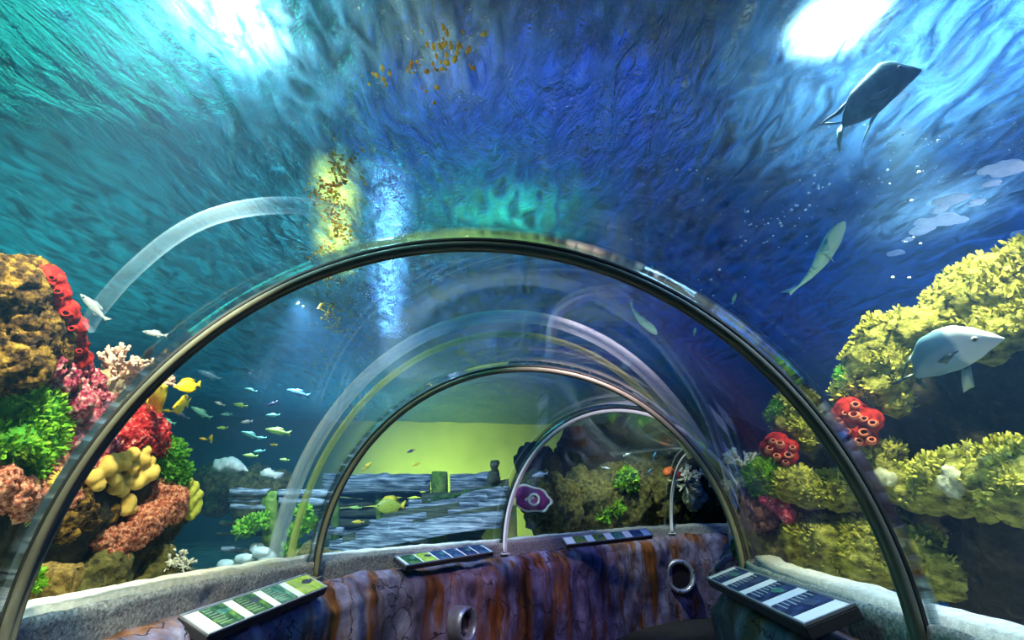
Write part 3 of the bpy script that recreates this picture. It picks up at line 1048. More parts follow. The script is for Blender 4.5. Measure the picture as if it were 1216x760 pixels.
rock('ochre_frill_coral', [(88, 598, 13), (100, 606, 12), (84, 615, 13), (78, 632, 10), (96, 590, 10), (104, 618, 10)], dL, M['ochre_coral'], 'frilly ochre coral below the anemone beside the arch', 'coral', doff=-0.05, voxel=0.011, layers=[(30.0, 0.05, 3, 'r', 6.0), (60.0, 0.012, 2, 'f', 4.0)])
# frond plume
bm = bmesh.new()
rnd = random.Random(3)
b0 = at(60, 612, dL(60) - 0.1)
for k in range(16):
    d = dL(60) - 0.12 + rnd.uniform(-.04, .04)
    e = at(rnd.uniform(28, 50), rnd.uniform(622, 648), d)
    mid = (b0 + e) / 2 + Vector((0, 0, 0.03 + rnd.uniform(0, .02)))
    add_tube(bm, [b0, mid, e], [0.006, 0.008, 0.003], 5)
tag(obj('feather_worm', bm, M['lime_coral']), 'pale yellow feathery plume hanging in front of the dark left rock', 'feather worm')
# flower anemone
c = at(75, 571, dL(75) - 0.22)
ax = (Vector((0, 0, EYE)) - c).normalized()
u, w = frame_of(ax)
rr = 13 * dL(75) / F_PX
root = empty('flower_anemone', c)
tag(root, 'round yellow flower-like anemone next to the arch on the left reef', 'anemone')
for k in range(26):
    a = 2 * PI * k / 26
    dirv = u * math.cos(a) + w * math.sin(a)
    bm = bmesh.new()
    add_tube(bm, [dirv * rr * 0.2, dirv * rr * 0.7 + ax * rr * 0.35, dirv * rr * (1.15 if k % 2 else 0.95) + ax * rr * 0.1], [rr * .12, rr * .10, rr * .03], 6)
    obj('tentacle', bm, M['anemone'], root)
bm = bmesh.new(); add_ball(bm, Vector((0, 0, 0)), rr * 0.4, 2); obj('disc', bm, M['ochre_coral'], root)
bm = bmesh.new(); add_tube(bm, [-ax * rr * 1.2, -ax * rr * .1], [rr * .5, rr * .42], 10); obj('stalk', bm, M['yellow_coral'], root)

# lower rocks
bm = bmesh.new()
c = at(56, 704, 2.62)
add_box(bm, c, (0.21, 0.21, 0.24), Matrix.Rotation(0.35, 3, 'Z') @ Matrix.Rotation(0.08, 3, 'X'))
me = remeshed(bm, 0.012)
displace(me, [(9.0, 0.02, 4, 'f', 1.0), (40.0, 0.012, 3, 'c', 5.0)])
tag(link_mesh('block_rock', me, M['mossy_rock']), 'squarish mossy brown rock standing on the sand behind the arch foot', 'rock')
bush('green_algae', [(40, 682, 8), (26, 700, 7), (44, 694, 6)], lambda x: 2.50, M['green_algae'], 'small green tuft growing between the arch and the squarish rock', n=260, size=0.014, seed=9)
rock('boulder', [(118, 680, 26), (132, 672, 20), (108, 700, 20), (130, 695, 20)], dL, M['olive_rock'], 'dark olive boulder under the sloping salmon slab', voxel=0.016, doff=-0.02)
rock('boulder', [(180, 685, 28), (200, 680, 22), (165, 700, 20), (205, 692, 20), (185, 660, 20)], dL, M['olive_rock'], 'dark boulder that carries the pale table coral', voxel=0.016, doff=0.05)
# pale table coral
base = at(205, 672, dL(205) - 0.06)
branching('table_coral', base, Vector((0.1, 0, 0.7)), 0.17, M['white_coral'], 'pale spiky table coral low at the end of the left reef', 'coral', None, 6, nb=16, r0=0.010, spread=1.6, levels=3)

# ------------------------------------------------------------------ right reef
rock('reef_rock', [(1110, 480, 75, .9), (1180, 500, 80, .9), (1040, 520, 60, .8), (980, 560, 50, .75), (1130, 620, 80, .7), (1216, 450, 80, .8), (1216, 600, 90, .7), (1040, 620, 60, .6), (960, 610, 50, .55)], dR, M['dark_rock'],
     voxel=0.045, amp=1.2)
overgrow(rock('ridge_rock', [(1050, 402, 26), (1078, 392, 22), (1036, 428, 28), (1060, 425, 24), (1022, 452, 20), (1052, 452, 24), (1062, 478, 16), (1030, 470, 16), (1010, 470, 14), (1100, 388, 16)], dR, M['algae_rock'],
     'yellow algae covered ridge above the larger red sponge', voxel=0.018, amp=0.9), 1500, 0.017, M['turf'], 61)
overgrow(rock('overhang_rock', [(1130, 368, 26), (1165, 352, 32), (1205, 340, 40), (1192, 385, 34), (1155, 392, 24), (1225, 375, 34), (1222, 310, 26), (1140, 395, 16), (1180, 415, 18)], dR, M['algae_rock'],
     'streaked yellow green overhanging rock behind the pale silver fish', voxel=0.02, doff=0.25), 1900, 0.018, M['turf_dull'], 62)
o = rock('red_sponge', [(1012, 492, 20), (998, 498, 14), (1020, 512, 18), (1034, 498, 14), (1030, 518, 12), (1008, 510, 12)], dR, M['red_sponge'],
         'larger bright red sponge with ringed openings under the yellow ridge', 'sponge', 'red tube sponges', doff=-0.12, voxel=0.012, layers=SMOOTH, amp=0.8)
holes(o, [(1014, 492, 5), (996, 500, 4.5), (1006, 512, 4), (1026, 513, 5), (1020, 523, 4), (1035, 522, 4), (1036, 502, 4), (1016, 480, 4), (1004, 490, 3.2), (1026, 497, 3.5)], dR, -0.215, (M['sponge_rim'], M['sponge_hole']))
overgrow(rock('ridge_double', [(948, 482, 16), (934, 500, 15), (952, 505, 17), (925, 492, 11), (962, 498, 12), (958, 522, 11), (935, 478, 10)], dR, M['algae_rock'], 'refracted double of the yellow ridge, above the doubled red sponge', voxel=0.018, doff=0.12, amp=0.8), 700, 0.017, M['turf'], 63)  # refracted second image of the ridge, built as a rock
o = rock('red_sponge', [(924, 528, 15), (912, 532, 10), (934, 540, 13), (940, 530, 9), (922, 542, 10)], dR, M['red_sponge'],  # refracted second image of the red sponge, built as a solid
         'refracted double of the red sponge, above the bright green algae mound', 'sponge', 'red tube sponges', doff=0.02, voxel=0.012, layers=SMOOTH, amp=0.7)
holes(o, [(926, 526, 4), (914, 532, 3.6), (922, 541, 3.4), (936, 540, 4), (933, 548, 3), (918, 523, 3), (941, 531, 3)], dR, -0.075, (M['sponge_rim'], M['sponge_hole']))
bush('green_algae', [(897, 566, 15), (910, 560, 17), (922, 570, 14), (902, 578, 13), (914, 580, 12)], dR, M['green_algae'], 'bright green algae mound below the doubled red sponge', doff=-0.02, n=1500, size=0.020, seed=11)
for (px, py, lab, sd, hh) in ((884, 556, 'off-white branching coral left of the bright green mound', 21, 26), (874, 582, 'small grey-white branching coral beside the arch, lower than its neighbour', 22, 18)):
    d = dR(px)
    branching('branch_coral', at(px, py, d), Vector((-0.1, -0.2, 1)), hh * 1.2 * d / F_PX, M['white_coral'], lab, 'coral', 'white branching corals', sd, nb=8, r0=0.017, spread=0.9)
rock('mauve_coral', [(888, 596, 14), (902, 604, 14), (880, 608, 10), (912, 618, 11), (896, 622, 11)], dR, M['mauve_coral'], 'brownish mauve coral cluster under the white branching coral', 'coral', voxel=0.015, layers=KNOBBY, amp=1.3)
rock('magenta_coral', [(918, 597, 9), (928, 604, 9), (908, 592, 7), (934, 612, 9)], dR, M['magenta_coral'], 'magenta and white crust below the bright green mound', 'coral', doff=-0.06, voxel=0.010, layers=KNOBBY, amp=0.8)
rock('slope_rock', [(905, 640, 26), (925, 650, 26), (890, 655, 18), (940, 670, 20), (915, 672, 20)], dR, M['olive_rock'], 'brown sloping rock at the foot of the mauve coral', voxel=0.02, doff=0.08)
overgrow(rock('shelf_rock', [(945, 575, 20), (965, 585, 22), (990, 582, 24), (1015, 575, 24), (1040, 568, 26), (1065, 575, 24), (1088, 585, 20), (1048, 548, 18), (1058, 535, 12), (1105, 590, 18)], dR, M['algae_rock'],
     'sunlit yellow rock shelf below the larger red sponge', voxel=0.02, doff=0.0, amp=0.9), 1700, 0.015, M['turf'], 64)
overgrow(rock('brim_rock', [(1125, 575, 30), (1160, 562, 34), (1200, 565, 44), (1230, 580, 50), (1175, 590, 30), (1140, 590, 22)], dR, M['algae_rock'],
     'bright yellow boulder at the right edge below the cave', voxel=0.02, doff=-0.05), 2000, 0.015, M['turf'], 65)
rock('pale_stone', [(1130, 562, 9, -.2), (1128, 572, 11, -.2), (1138, 570, 10, -.2), (1133, 580, 9, -.2)], dR, M['pale_stone'], 'whitish stone lodged on the bright yellow boulder', voxel=0.012, amp=0.7)
rock('pale_stone', [(1048, 568, 8, -.12), (1056, 570, 8, -.12), (1040, 570, 8, -.12)], dR, M['pale_stone'], 'whitish stone lying on the sunlit rock shelf beside the arch', voxel=0.012, amp=0.7)
overgrow(rock('mound_rock', [(955, 640, 26), (985, 645, 34), (1020, 655, 36), (1060, 655, 40), (1100, 668, 38), (975, 668, 26), (1130, 680, 30)], dR, M['algae_rock'], 'mottled olive mound resting on the sand below the rock shelf', voxel=0.022, doff=0.02), 1300, 0.016, M['turf_dull'], 66)
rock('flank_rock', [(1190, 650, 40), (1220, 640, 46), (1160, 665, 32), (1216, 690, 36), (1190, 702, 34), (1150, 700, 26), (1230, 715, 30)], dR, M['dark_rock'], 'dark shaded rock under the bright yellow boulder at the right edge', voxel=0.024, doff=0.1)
bush('green_algae', [(1005, 447, 11), (1018, 436, 10), (1030, 425, 9)], dR, M['deep_green_algae'], 'thin green algae fringe on the upper left edge of the yellow ridge', n=500, size=0.018, seed=31, doff=-0.05)
bush('green_algae', [(917, 494, 8), (924, 484, 8)], dR, M['deep_green_algae'], 'refracted double of the green fringe, on the doubled ridge', n=320, size=0.018, seed=32, doff=0.08)  # refracted second image of the fringe, built as algae

# ------------------------------------------------------------------ slope seen through the tunnel's bend
rock('slope_rock', [(655, 600, 34), (695, 600, 38), (735, 590, 40), (775, 578, 42), (640, 585, 24), (810, 575, 45), (845, 570, 40), (790, 610, 40), (720, 620, 36), (860, 600, 40)], dC, M['olive_rock'], 'broad olive rock slope seen between the thin white arches', voxel=0.07, amp=2.6)
rock('reef_rock', [(700, 545, 40, 1.5), (760, 535, 50, 1.5), (820, 525, 50, 1.3), (870, 545, 45, 1.0), (640, 555, 24, 1.5), (800, 505, 30, 1.6)], dC, M['dark_rock'], voxel=0.09, amp=3.0)
bush('green_algae', [(745, 566, 10), (748, 576, 9), (741, 574, 8)], dC, M['green_algae'], 'upper bright green plant on the olive slope', group='green plants on the slope', n=420, size=0.05, seed=41, doff=-0.75)
bush('green_algae', [(714, 610, 9), (724, 606, 9), (732, 602, 7)], dC, M['green_algae'], 'lower bright green plant on the olive slope just above the info panel', group='green plants on the slope', n=420, size=0.05, seed=42, doff=-0.75)
# purple clam
c = at(629, 592, 8.55)
root = empty('giant_clam', c)
tag(root, 'purple clam with a wavy white rim beside the thin white arch', 'clam')
rt = Matrix.Rotation(0.35, 3, 'Y')


def clam_ring(q, h, wav):
    row = []
    for k in range(60):
        a = 2 * PI * k / 60
        rr = q * (1 + wav * math.sin(7 * a))
        row.append(rt @ Vector((0.36 * rr * math.cos(a), -h, 0.20 * rr * math.sin(a) + 0.04 * math.cos(a))))
    return row


M['clam_purple'] = mat_noise('purple_clam_flesh', [(0.3, (0.14, 0.015, 0.10)), (0.7, (0.36, 0.06, 0.24))], scale=14, bump=0.3)
bm = bmesh.new(); loft(bm, [clam_ring(0.2, -0.12, 0), clam_ring(0.7, -0.08, .02), clam_ring(1.0, 0.0, .05), clam_ring(1.04, 0.03, .06), clam_ring(0.95, 0.035, .06), clam_ring(0.9, 0.01, .05)], closed=True, caps=True); obj('shell', bm, M['white_coral'], root)
bm = bmesh.new(); loft(bm, [clam_ring(0.91, 0.0, .05), clam_ring(0.8, 0.05, .04), clam_ring(0.5, 0.06, .02), clam_ring(0.3, 0.02, 0), clam_ring(0.1, 0.0, 0)], closed=True, caps=True); obj('mantle', bm, M['clam_purple'], root)
bm = bmesh.new(); add_torus(bm, rt @ Vector((0.07, -0.07, 0.01)), rt @ Vector((0, -1, 0)), 0.085, 0.02); obj('siphon', bm, M['white_coral'], root)
# hanging corals
for i, (px, py, h, lab, sd) in enumerate(((814, 566, 22, 'pale hanging coral head beside the small arch', 51), (834, 562, 22, 'pale hanging coral head against the dark cave', 52))):
    d = dC(px) - 1.3
    branching('hanging_coral', at(px, py, d), Vector((0, -0.6, 0.2)), h * 1.1 * d / F_PX, M['white_coral'], lab, 'coral', 'hanging corals', sd, nb=16, r0=0.028, spread=1.2, levels=3)
rock('hanging_coral', [(822, 582, 11), (828, 590, 9), (818, 590, 8), (823, 600, 5)], dC, M['pale_stone'], 'pale rounded coral hanging lowest against the dark cave', 'coral', 'hanging corals', doff=-1.35, voxel=0.035, layers=KNOBBY, amp=3)
rock('hanging_rock', [(826, 545, 14), (815, 552, 10), (838, 552, 10)], dC, M['olive_rock'], 'small rock from which the pale corals hang', doff=-1.1, voxel=0.05, amp=1.5)
M['orange_fish'] = mat_plain('orange_sponge', (0.72, 0.14, 0.03), rough=0.6, var=0.2)
rock('orange_sponge', [(792, 561, 5), (796, 558, 4)], dC, M['orange_fish'], 'small orange sponge left of the smallest arch', 'sponge', doff=-1.3, voxel=0.03, layers=SMOOTH)
rock('orange_sponge', [(803, 563, 5.5), (806, 560, 4)], dC, M['red_sponge'], 'small red orange sponge just behind the smallest arch', 'sponge', doff=-1.3, voxel=0.03, layers=SMOOTH)
# yellow reflection by the thin arch, built as a solid cone
bm = bmesh.new()
rows = []
p0, p1 = at(594, 645, 7.75), at(609, 590, 7.9)
ax = (p1 - p0).normalized(); u, w = frame_of(ax)
for k in range(9):
    f = k / 8
    r = 0.26 * (1 - 0.85 * f) + 0.02
    rows.append([p0 + (p1 - p0) * f + (u * math.cos(a) + w * math.sin(a)) * r * (1 + 0.08 * math.sin(5 * a)) for a in (2 * PI * j / 30 for j in range(30))])
loft(bm, rows, closed=True, caps=True)
M['cone_reflection'] = mat_noise('pale_yellow_reflection', [(0.3, (0.55, 0.55, 0.08)), (0.7, (0.88, 0.86, 0.25))], scale=5, bump=0.4)
tag(obj('reflection_cone', bm, M['cone_reflection']), 'pale yellow reflection built as a cone directly behind the thin white arch foot', 'sponge')  # stands in for a yellow reflection, no sponge
# ------------------------------------------------------------------ info panels on the stone wall
M['panel_white'] = mat_plain('white_panel_board', (0.72, 0.72, 0.74), rough=0.45, var=0.04)
M['panel_edge'] = mat_plain('grey_panel_frame', (0.42, 0.43, 0.46), rough=0.35, metal=0.7, var=0.05)
M['panel_case'] = mat_plain('dark_panel_tray', (0.03, 0.03, 0.035), rough=0.55, var=0.1)
M['text_grey'] = mat_plain('printed_text', (0.36, 0.41, 0.36), rough=0.6, var=0.05)
M['ink'] = mat_plain('dark_fish_print', (0.03, 0.045, 0.09), rough=0.6, var=0.3)


def mat_card(name, a, b, c):
    return mat_noise(name, [(0.35, a), (0.5, b), (0.7, c)], scale=14, bump=0, rough=0.4, detail=3)


CARDS = {
    'green': mat_card('green_fish_picture', (0.012, 0.04, 0.02), (0.03, 0.10, 0.035), (0.16, 0.32, 0.05)),
    'lime': mat_card('lime_fish_picture', (0.22, 0.36, 0.03), (0.34, 0.50, 0.06), (0.50, 0.60, 0.12)),
    'blue': mat_card('blue_fish_picture', (0.01, 0.025, 0.07), (0.03, 0.07, 0.16), (0.10, 0.20, 0.30)),
    'teal': mat_card('teal_fish_picture', (0.015, 0.07, 0.06), (0.05, 0.18, 0.15), (0.20, 0.40, 0.30)),
    'amber': mat_card('amber_fish_picture', (0.10, 0.06, 0.01), (0.10, 0.20, 0.04), (0.45, 0.25, 0.05)),
    'navy': mat_card('navy_fish_picture', (0.008, 0.014, 0.05), (0.02, 0.035, 0.10), (0.06, 0.09, 0.20)),
}


def side_hit(px, py, inward, side):
    """where the line of sight crosses the upright sheet that runs inward metres inside the arch feet"""
    best, v = None, ray(px, py)
    for k in range(150, 900):
        p = at(px, py, k / 100)
        for j in range(0, 141):
            t = 1.6 + j * 0.02
            q = sect(t, side * (R_ARCH - inward), p.z)
            e = (Vector((q.x, q.y)) - Vector((p.x, p.y))).length
            if best is None or e < best[0]:
                best = (e, p, t)
    return best[1]


def info_panel(corners, side, label, cards, thick=0.05, texts=True, margin=0.03, lead=0.06, ins=(0.07, 0.27)):
    """corners: back left, back right, front right, front left as the photograph shows them"""
    P = [side_hit(corners[0][0], corners[0][1], ins[0], side), side_hit(corners[1][0], corners[1][1], ins[0], side), side_hit(corners[2][0], corners[2][1], ins[1], side), side_hit(corners[3][0], corners[3][1], ins[1], side)]
    print(label[:30], [tuple(round(c, 2) for c in q) for q in P])
    o = sum(P, Vector()) / 4
    u = ((P[1] - P[0]) + (P[2] - P[3])).normalized()
    v = ((P[0] - P[3]) + (P[1] - P[2]))
    v = (v - u * v.dot(u)).normalized()
    n = u.cross(v)
    W = ((P[1] - P[0]).length + (P[2] - P[3]).length) / 2
    H = (((P[0] - P[3]).dot(v)) + ((P[1] - P[2]).dot(v))) / 2
    rot = Matrix((u, v, n)).transposed()
    root = empty('info_panel', o - n * thick)
    tag(root, label, 'information panel', 'information panels along the stone wall')

    def box(name, cx, cy, cz, sx, sy, sz, mat, bev=0.0, parent=root):
        bm = bmesh.new()
        add_box(bm, u * cx + v * cy + n * (cz + thick), (sx, sy, sz), rot, bev)
        return obj(name, bm, mat, parent, smooth=False)

    box('tray', 0, 0, -thick / 2 - 0.004, W, H, thick, M['panel_case'], 0.004)
    box('board', 0, 0, 0.001, W - 0.012, H - 0.012, 0.008, M['panel_white'], 0.001)
    for s in (-1, 1):
        box('frame_rail', 0, s * (H / 2 - 0.006), 0.004, W, 0.012, 0.014, M['panel_edge'], 0.002)
        box('frame_rail', s * (W / 2 - 0.006), 0, 0.004, 0.012, H - 0.024, 0.014, M['panel_edge'], 0.002)
    nC = len(cards)
    x0, x1 = -W / 2 + 0.012 + lead * W, W / 2 - 0.016
    pitch = (x1 - x0) / nC
    for i, (kind, frac) in enumerate(cards):
        cw = pitch * frac
        cx = x0 + pitch * i + cw / 2
        ch = H - 0.024 - 2 * margin * H
        cd = box('picture_card', cx, 0, 0.007, cw, ch, 0.004, CARDS[kind], 0)
        cl = cd.location
        if texts:                                        # grey rules where the tiny print stands
            bm = bmesh.new()
            rnd = random.Random(i + int(W * 1000))
            for k in range(7):
                ln = cw * rnd.uniform(0.35, 0.62)
                yy = ch * (0.38 - 0.125 * k)
                if k < 2: ln *= 0.6
                add_box(bm, u * (cx - cw * 0.46 + ln / 2) + v * yy + n * (0.0102 + thick) - cl, (ln, ch * 0.026, 0.0012), rot)
            obj('printed_lines', bm, M['text_grey'], cd, smooth=False)
        bm = bmesh.new()                                 # the fish in the picture
        fx, fy = cx + cw * 0.18, ch * 0.12
        rows = []
        for k in range(13):
            a = k / 12
            hh = ch * 0.17 * math.sin(PI * min(1, a * 1.02)) ** 0.8 * (1 - 0.25 * a)
            if a > 0.85: hh = ch * 0.02 + (a - 0.85) * ch * 0.7
            pos = u * (fx + cw * (a - 0.5) * 0.55) + n * (0.0098 + thick) - cl
            rows.append([pos + v * (fy + hh), pos + v * (fy - hh), pos + v * (fy - hh) + n * 0.001, pos + v * (fy + hh) + n * 0.001])
        loft(bm, rows, closed=True, caps=True)
        obj('printed_fish', bm, M['ink'] if i % 2 else CARDS['teal'], cd, smooth=False)
    return root, u, v, n, o


info_panel([(209, 731), (364, 683), (388, 697), (249, 757)], -1, 'long sloping info panel with four green fish pictures by the sand curb', [('green', 0.68), ('green', 0.68), ('teal', 0.68), ('lime', 0.96)], lead=0.09)
info_panel([(468, 660), (571, 648), (587, 655), (482, 674)], -1, 'narrow info panel of six blue and green pictures before the wrecked hull', [('green', 0.86), ('lime', 0.86), ('blue', 0.86), ('blue', 0.86), ('navy', 0.86), ('blue', 0.86)], thick=0.04, texts=False, lead=0.03)
info_panel([(663, 638), (765, 629), (778, 635), (677, 648)], -1, 'white info panel with four small amber and green pictures over rust stained stone', [('amber', 0.6), ('amber', 0.6), ('teal', 0.6), ('blue', 0.6)], thick=0.05, texts=False, lead=0.1, ins=(0.14, 0.34))
pr_root, pu, pv, pn, po = info_panel([(867, 671), (1005, 715), (967, 749), (845, 691)], 1, 'long sloping info panel with four dark blue pictures beside the grey metal bracket', [('navy', 0.66), ('navy', 0.66), ('navy', 0.66), ('navy', 0.66)], lead=0.05)

# bracket at the foot of the middle arch
bm = bmesh.new()
pts = [on_z(886, 658, 1.0), on_z(862, 664, 1.0), on_z(841, 687, 0.94)]
for a, b in zip(pts, pts[1:]):
    d = b - a
    rot = Matrix((d.normalized(), Vector((0, 0, 1)).cross(d.normalized()).normalized(), d.normalized().cross(Vector((0, 0, 1)).cross(d.normalized()).normalized()))).transposed()
    add_box(bm, (a + b) / 2, (d.length + 0.02, 0.012, 0.075), rot, 0.003)
br = obj('mounting_bracket', bm, M['panel_edge'])
tag(br, 'bent flat grey metal bracket at the right foot of the middle arch', 'bracket')
for f in (0.25, 0.6):
    p = pts[1] + (pts[2] - pts[1]) * f
    bm = bmesh.new()
    add_disc(bm, p - br.location + Vector((-0.006, -0.006, 0)), (Vector((0, 0, EYE)) - p), 0.012, 0.012, 12)
    obj('bolt', bm, M['panel_case'], br)


# round portholes in the stone wall
M['porthole_ring'] = mat_plain('worn_steel_ring', (0.40, 0.42, 0.50), rough=0.35, metal=0.6, var=0.2)
M['porthole_glass'] = mat_plain('dark_porthole_glass', (0.015, 0.013, 0.02), rough=0.1, spec=0.6)


def wall_hit(px, py):
    """where the line of sight meets the face of the left stone wall"""
    best, v = None, ray(px, py)
    for k in range(400, 1200):
        d = k / 100
        p = at(px, py, d)
        for j in range(0, 161):
            t = 2.0 + j * 0.02
            q = sect(t, -(R_ARCH - 0.235), p.z)
            e = (Vector((q.x, q.y)) - Vector((p.x, p.y))).length
            if best is None or e < best[0]:
                best = (e, p, t)
    return best[1], best[2]


def porthole(px, py, r_px, label):
    p, t = wall_hit(px, py)
    c = course(t)
    ax = Vector((math.cos(c.z), math.sin(c.z), 0.05)).normalized()
    d = (p - Vector((0, 0, EYE))).dot(Vector((0, math.cos(PITCH), math.sin(PITCH))))
    r = r_px * d / F_PX
    root = empty('porthole', p)
    tag(root, label, 'porthole', 'round portholes in the stone wall')
    bm = bmesh.new()
    u, w = frame_of(ax)
    rows = []
    for (q, h) in ((0.74, -0.06), (0.74, 0.08), (0.78, 0.115), (0.9, 0.13), (1.0, 0.115), (1.04, 0.08), (1.04, -0.06)):
        rows.append([(u * math.cos(a) + w * math.sin(a)) * r * q + ax * h for a in (2 * PI * k / 40 for k in range(40))])
    loft(bm, rows, closed=True)
    obj('ring', bm, M['porthole_ring'], root)
    bm = bmesh.new(); add_disc(bm, ax * 0.02, ax, r * 0.76, 0.02, 32); obj('glass', bm, M['porthole_glass'], root, smooth=False)
    for k in range(6):
        a = 2 * PI * k / 6 + 0.3
        bm = bmesh.new(); add_ball(bm, (u * math.cos(a) + w * math.sin(a)) * r * 0.9 + ax * 0.128, r * 0.06, 1); obj('rivet', bm, M['panel_case'], root)


porthole(545, 741, 19, 'steel ringed porthole low in the stone wall below the six picture panel')
porthole(806, 684, 18, 'steel ringed porthole high in the stone wall left of the bracket')

# ------------------------------------------------------------------ shipwreck behind the left wall
M['blue_wood'] = mat_noise('weathered_grey_wood', [(0.36, (0.012, 0.022, 0.03)), (0.48, (0.14, 0.19, 0.24)), (0.58, (0.40, 0.47, 0.54)), (0.70, (0.80, 0.84, 0.88))], scale=5, bump=0.9, bscale=9, bdist=0.03, stretch=(0.5, 0.5, 7))
M['dark_wood'] = mat_noise('dark_wet_wood', [(0.3, (0.02, 0.03, 0.022)), (0.55, (0.09, 0.11, 0.07)), (0.75, (0.22, 0.26, 0.18))], scale=5, bump=0.9, bscale=9, bdist=0.03, stretch=(0.5, 0.5, 6))
M['mossy_wood'] = mat_noise('mossy_wood', [(0.3, (0.03, 0.06, 0.012)), (0.5, (0.14, 0.26, 0.03)), (0.72, (0.40, 0.46, 0.12))], scale=6, bump=0.9, bscale=14, bdist=0.03)
M['dark_moss_wood'] = mat_noise('dark_mossy_wood', [(0.3, (0.012, 0.03, 0.012)), (0.55, (0.05, 0.11, 0.03)), (0.75, (0.14, 0.22, 0.06))], scale=6, bump=0.9, bscale=14, bdist=0.03)
M['pale_rubble'] = mat_noise('pale_rubble', [(0.3, (0.45, 0.52, 0.48)), (0.7, (0.82, 0.88, 0.84))], scale=5, bump=0.6)


def timber(name, a, b, h, w, mat, parent=None, seed=1, origin=None, rough=0.02):
    """a weathered board from a to b, h high and w thick, with uneven edges"""
    rnd = random.Random(seed)
    a, b = Vector(a), Vector(b)
    if origin is not None: a, b = a - origin, b - origin
    d = (b - a); L_ = d.length; d.normalize()
    s = d.cross(Vector((0, 0, 1))).normalized()
    z = s.cross(d)
    bm = bmesh.new()
    n = max(4, int(L_ / 0.12))
    rows = []
    for k in range(n + 1):
        p = a + d * L_ * k / n
        e1, e2, e3 = (rnd.uniform(-rough, rough) for _ in range(3))
        p2 = p + s * e3
        end = rnd.uniform(-.05, .05) if k in (0, n) else 0
        rows.append([p2 + s * w / 2 + z * (h / 2 + e1), p2 + d * end + z * (h / 2 + e1 + rough * .3), p2 - s * w / 2 + z * (h / 2 + e1), p2 - s * w / 2 * 1.05 + z * e2 * 0.5, p2 - s * w / 2 - z * (h / 2 + e2), p2 + s * w / 2 - z * (h / 2 + e2), p2 + s * w / 2 * 1.05])
    loft(bm, rows, closed=True, caps=True)
    return obj(name, bm, mat, parent)


dW = 8.6
root = empty('wrecked_cabin', at(450, 660, dW) * 1.0)
tag(root, 'broken plank cabin side of the wreck with mossy posts, before the yellow glow', 'shipwreck')
O = root.location
for i, (x0, y0, x1, y1, h, mt, dd) in enumerate(((384, 574, 511, 573, 21, 'blue_wood', 0), (535, 574, 592, 571, 20, 'blue_wood', 0.05), (386, 597, 505, 596, 9, 'dark_wood', .15), (386, 609, 505, 607, 9, 'dark_wood', .2), (384, 621, 490, 619, 8, 'dark_wood', .15), (384, 632, 470, 631, 8, 'blue_wood', .2), (384, 645, 450, 643, 9, 'dark_wood', .1), (386, 588, 510, 587, 6, 'dark_wood', .25))):
    timber('plank', at(x0, y0, dW + dd), at(x1, y1, dW + dd), h * dW / F_PX, 0.10, M[mt], root, 10 + i, O)
for i, (px, y0, y1, w) in enumerate(((522, 560, 660, 20), (398, 570, 665, 10), (450, 586, 660, 8))):
    bm = bmesh.new()
    a, b = at(px, y1, dW + 0.1), at(px, y0, dW + 0.1)
    add_tube(bm, [a - O, (a + b) / 2 - O + Vector((0.01, 0, 0)), b - O - Vector((0, 0, .06)), b - O], [w * dW / F_PX / 2 * f for f in (1.05, 1.0, 1.0, 0.9)], 14)
    obj('post', bm, M['mossy_wood'], root)
# hull: long curved strakes
root = empty('wrecked_hull', at(520, 650, 7.7))
tag(root, 'collapsed wooden hull of long curved grey strakes resting behind the sand ledge', 'shipwreck')
O = root.location
for i in range(9):
    f = i / 8 * 1.12
    bm = bmesh.new()
    rows = []
    n = 18
    for k in range(n + 1):
        g_ = k / n
        x = (500 - 112 * f) + g_ * (102 + 112 * f - 4 * f)
        y = (593 + 60 * f) - g_ * (17 + 22 * f) + 8 * math.sin(PI * g_) * (1 - f) * 0.6 - 5 * math.sin(PI * g_) * f
        d = 8.1 - 0.75 * f + 0.1 * math.sin(5 * g_ + i)
        p = at(x, y, d) - O
        hh = 0.088 + 0.012 * math.sin(9 * g_ + 2 * i)
        out = Vector((0.05, -0.12, 0)) * 0.5
        rows.append([p + Vector((0, 0, hh)), p + Vector((0, 0, hh)) + out, p - Vector((0, 0, hh)) + out * 1.6, p - Vector((0, 0, hh))])
    loft(bm, rows, closed=True, caps=True)
    obj('strake', bm, M['blue_wood'] if i not in (0, 3, 6) else M['dark_wood'], root, smooth=False)
bm = bmesh.new()
ridge = [(492, 652, 7.9), (478, 645, 8.0), (494, 625, 8.0), (505, 603, 8.0), (520, 592, 7.95), (560, 585, 7.95), (600, 577, 7.95)]
add_tube(bm, [at(*q) - O for q in ridge], [0.05, 0.07, 0.09, 0.07, 0.05, 0.04, 0.04], 8)
me = remeshed(bm, 0.03); displace(me, [(9.0, 0.05, 3, 'f', 3.0), (25.0, 0.02, 2, 'r', 3.0)])
link_mesh('broken_keel', me, M['dark_moss_wood'], root)
bm = bmesh.new(); add_tube(bm, [at(583, 590, 8.0) - O, at(588, 560, 8.0) - O, at(586, 548, 8.0) - O], [0.10, 0.08, 0.06], 8)
me = remeshed(bm, 0.03); displace(me, [(7.0, 0.06, 3, 'f', 3.0)])
link_mesh('hull_rib', me, M['dark_wood'], root)

timber('hull_inside', at(395, 648, 8.75), at(612, 618, 8.75), 74 * 8.75 / F_PX, 0.06, M['dark_wood'], root, 91, O)
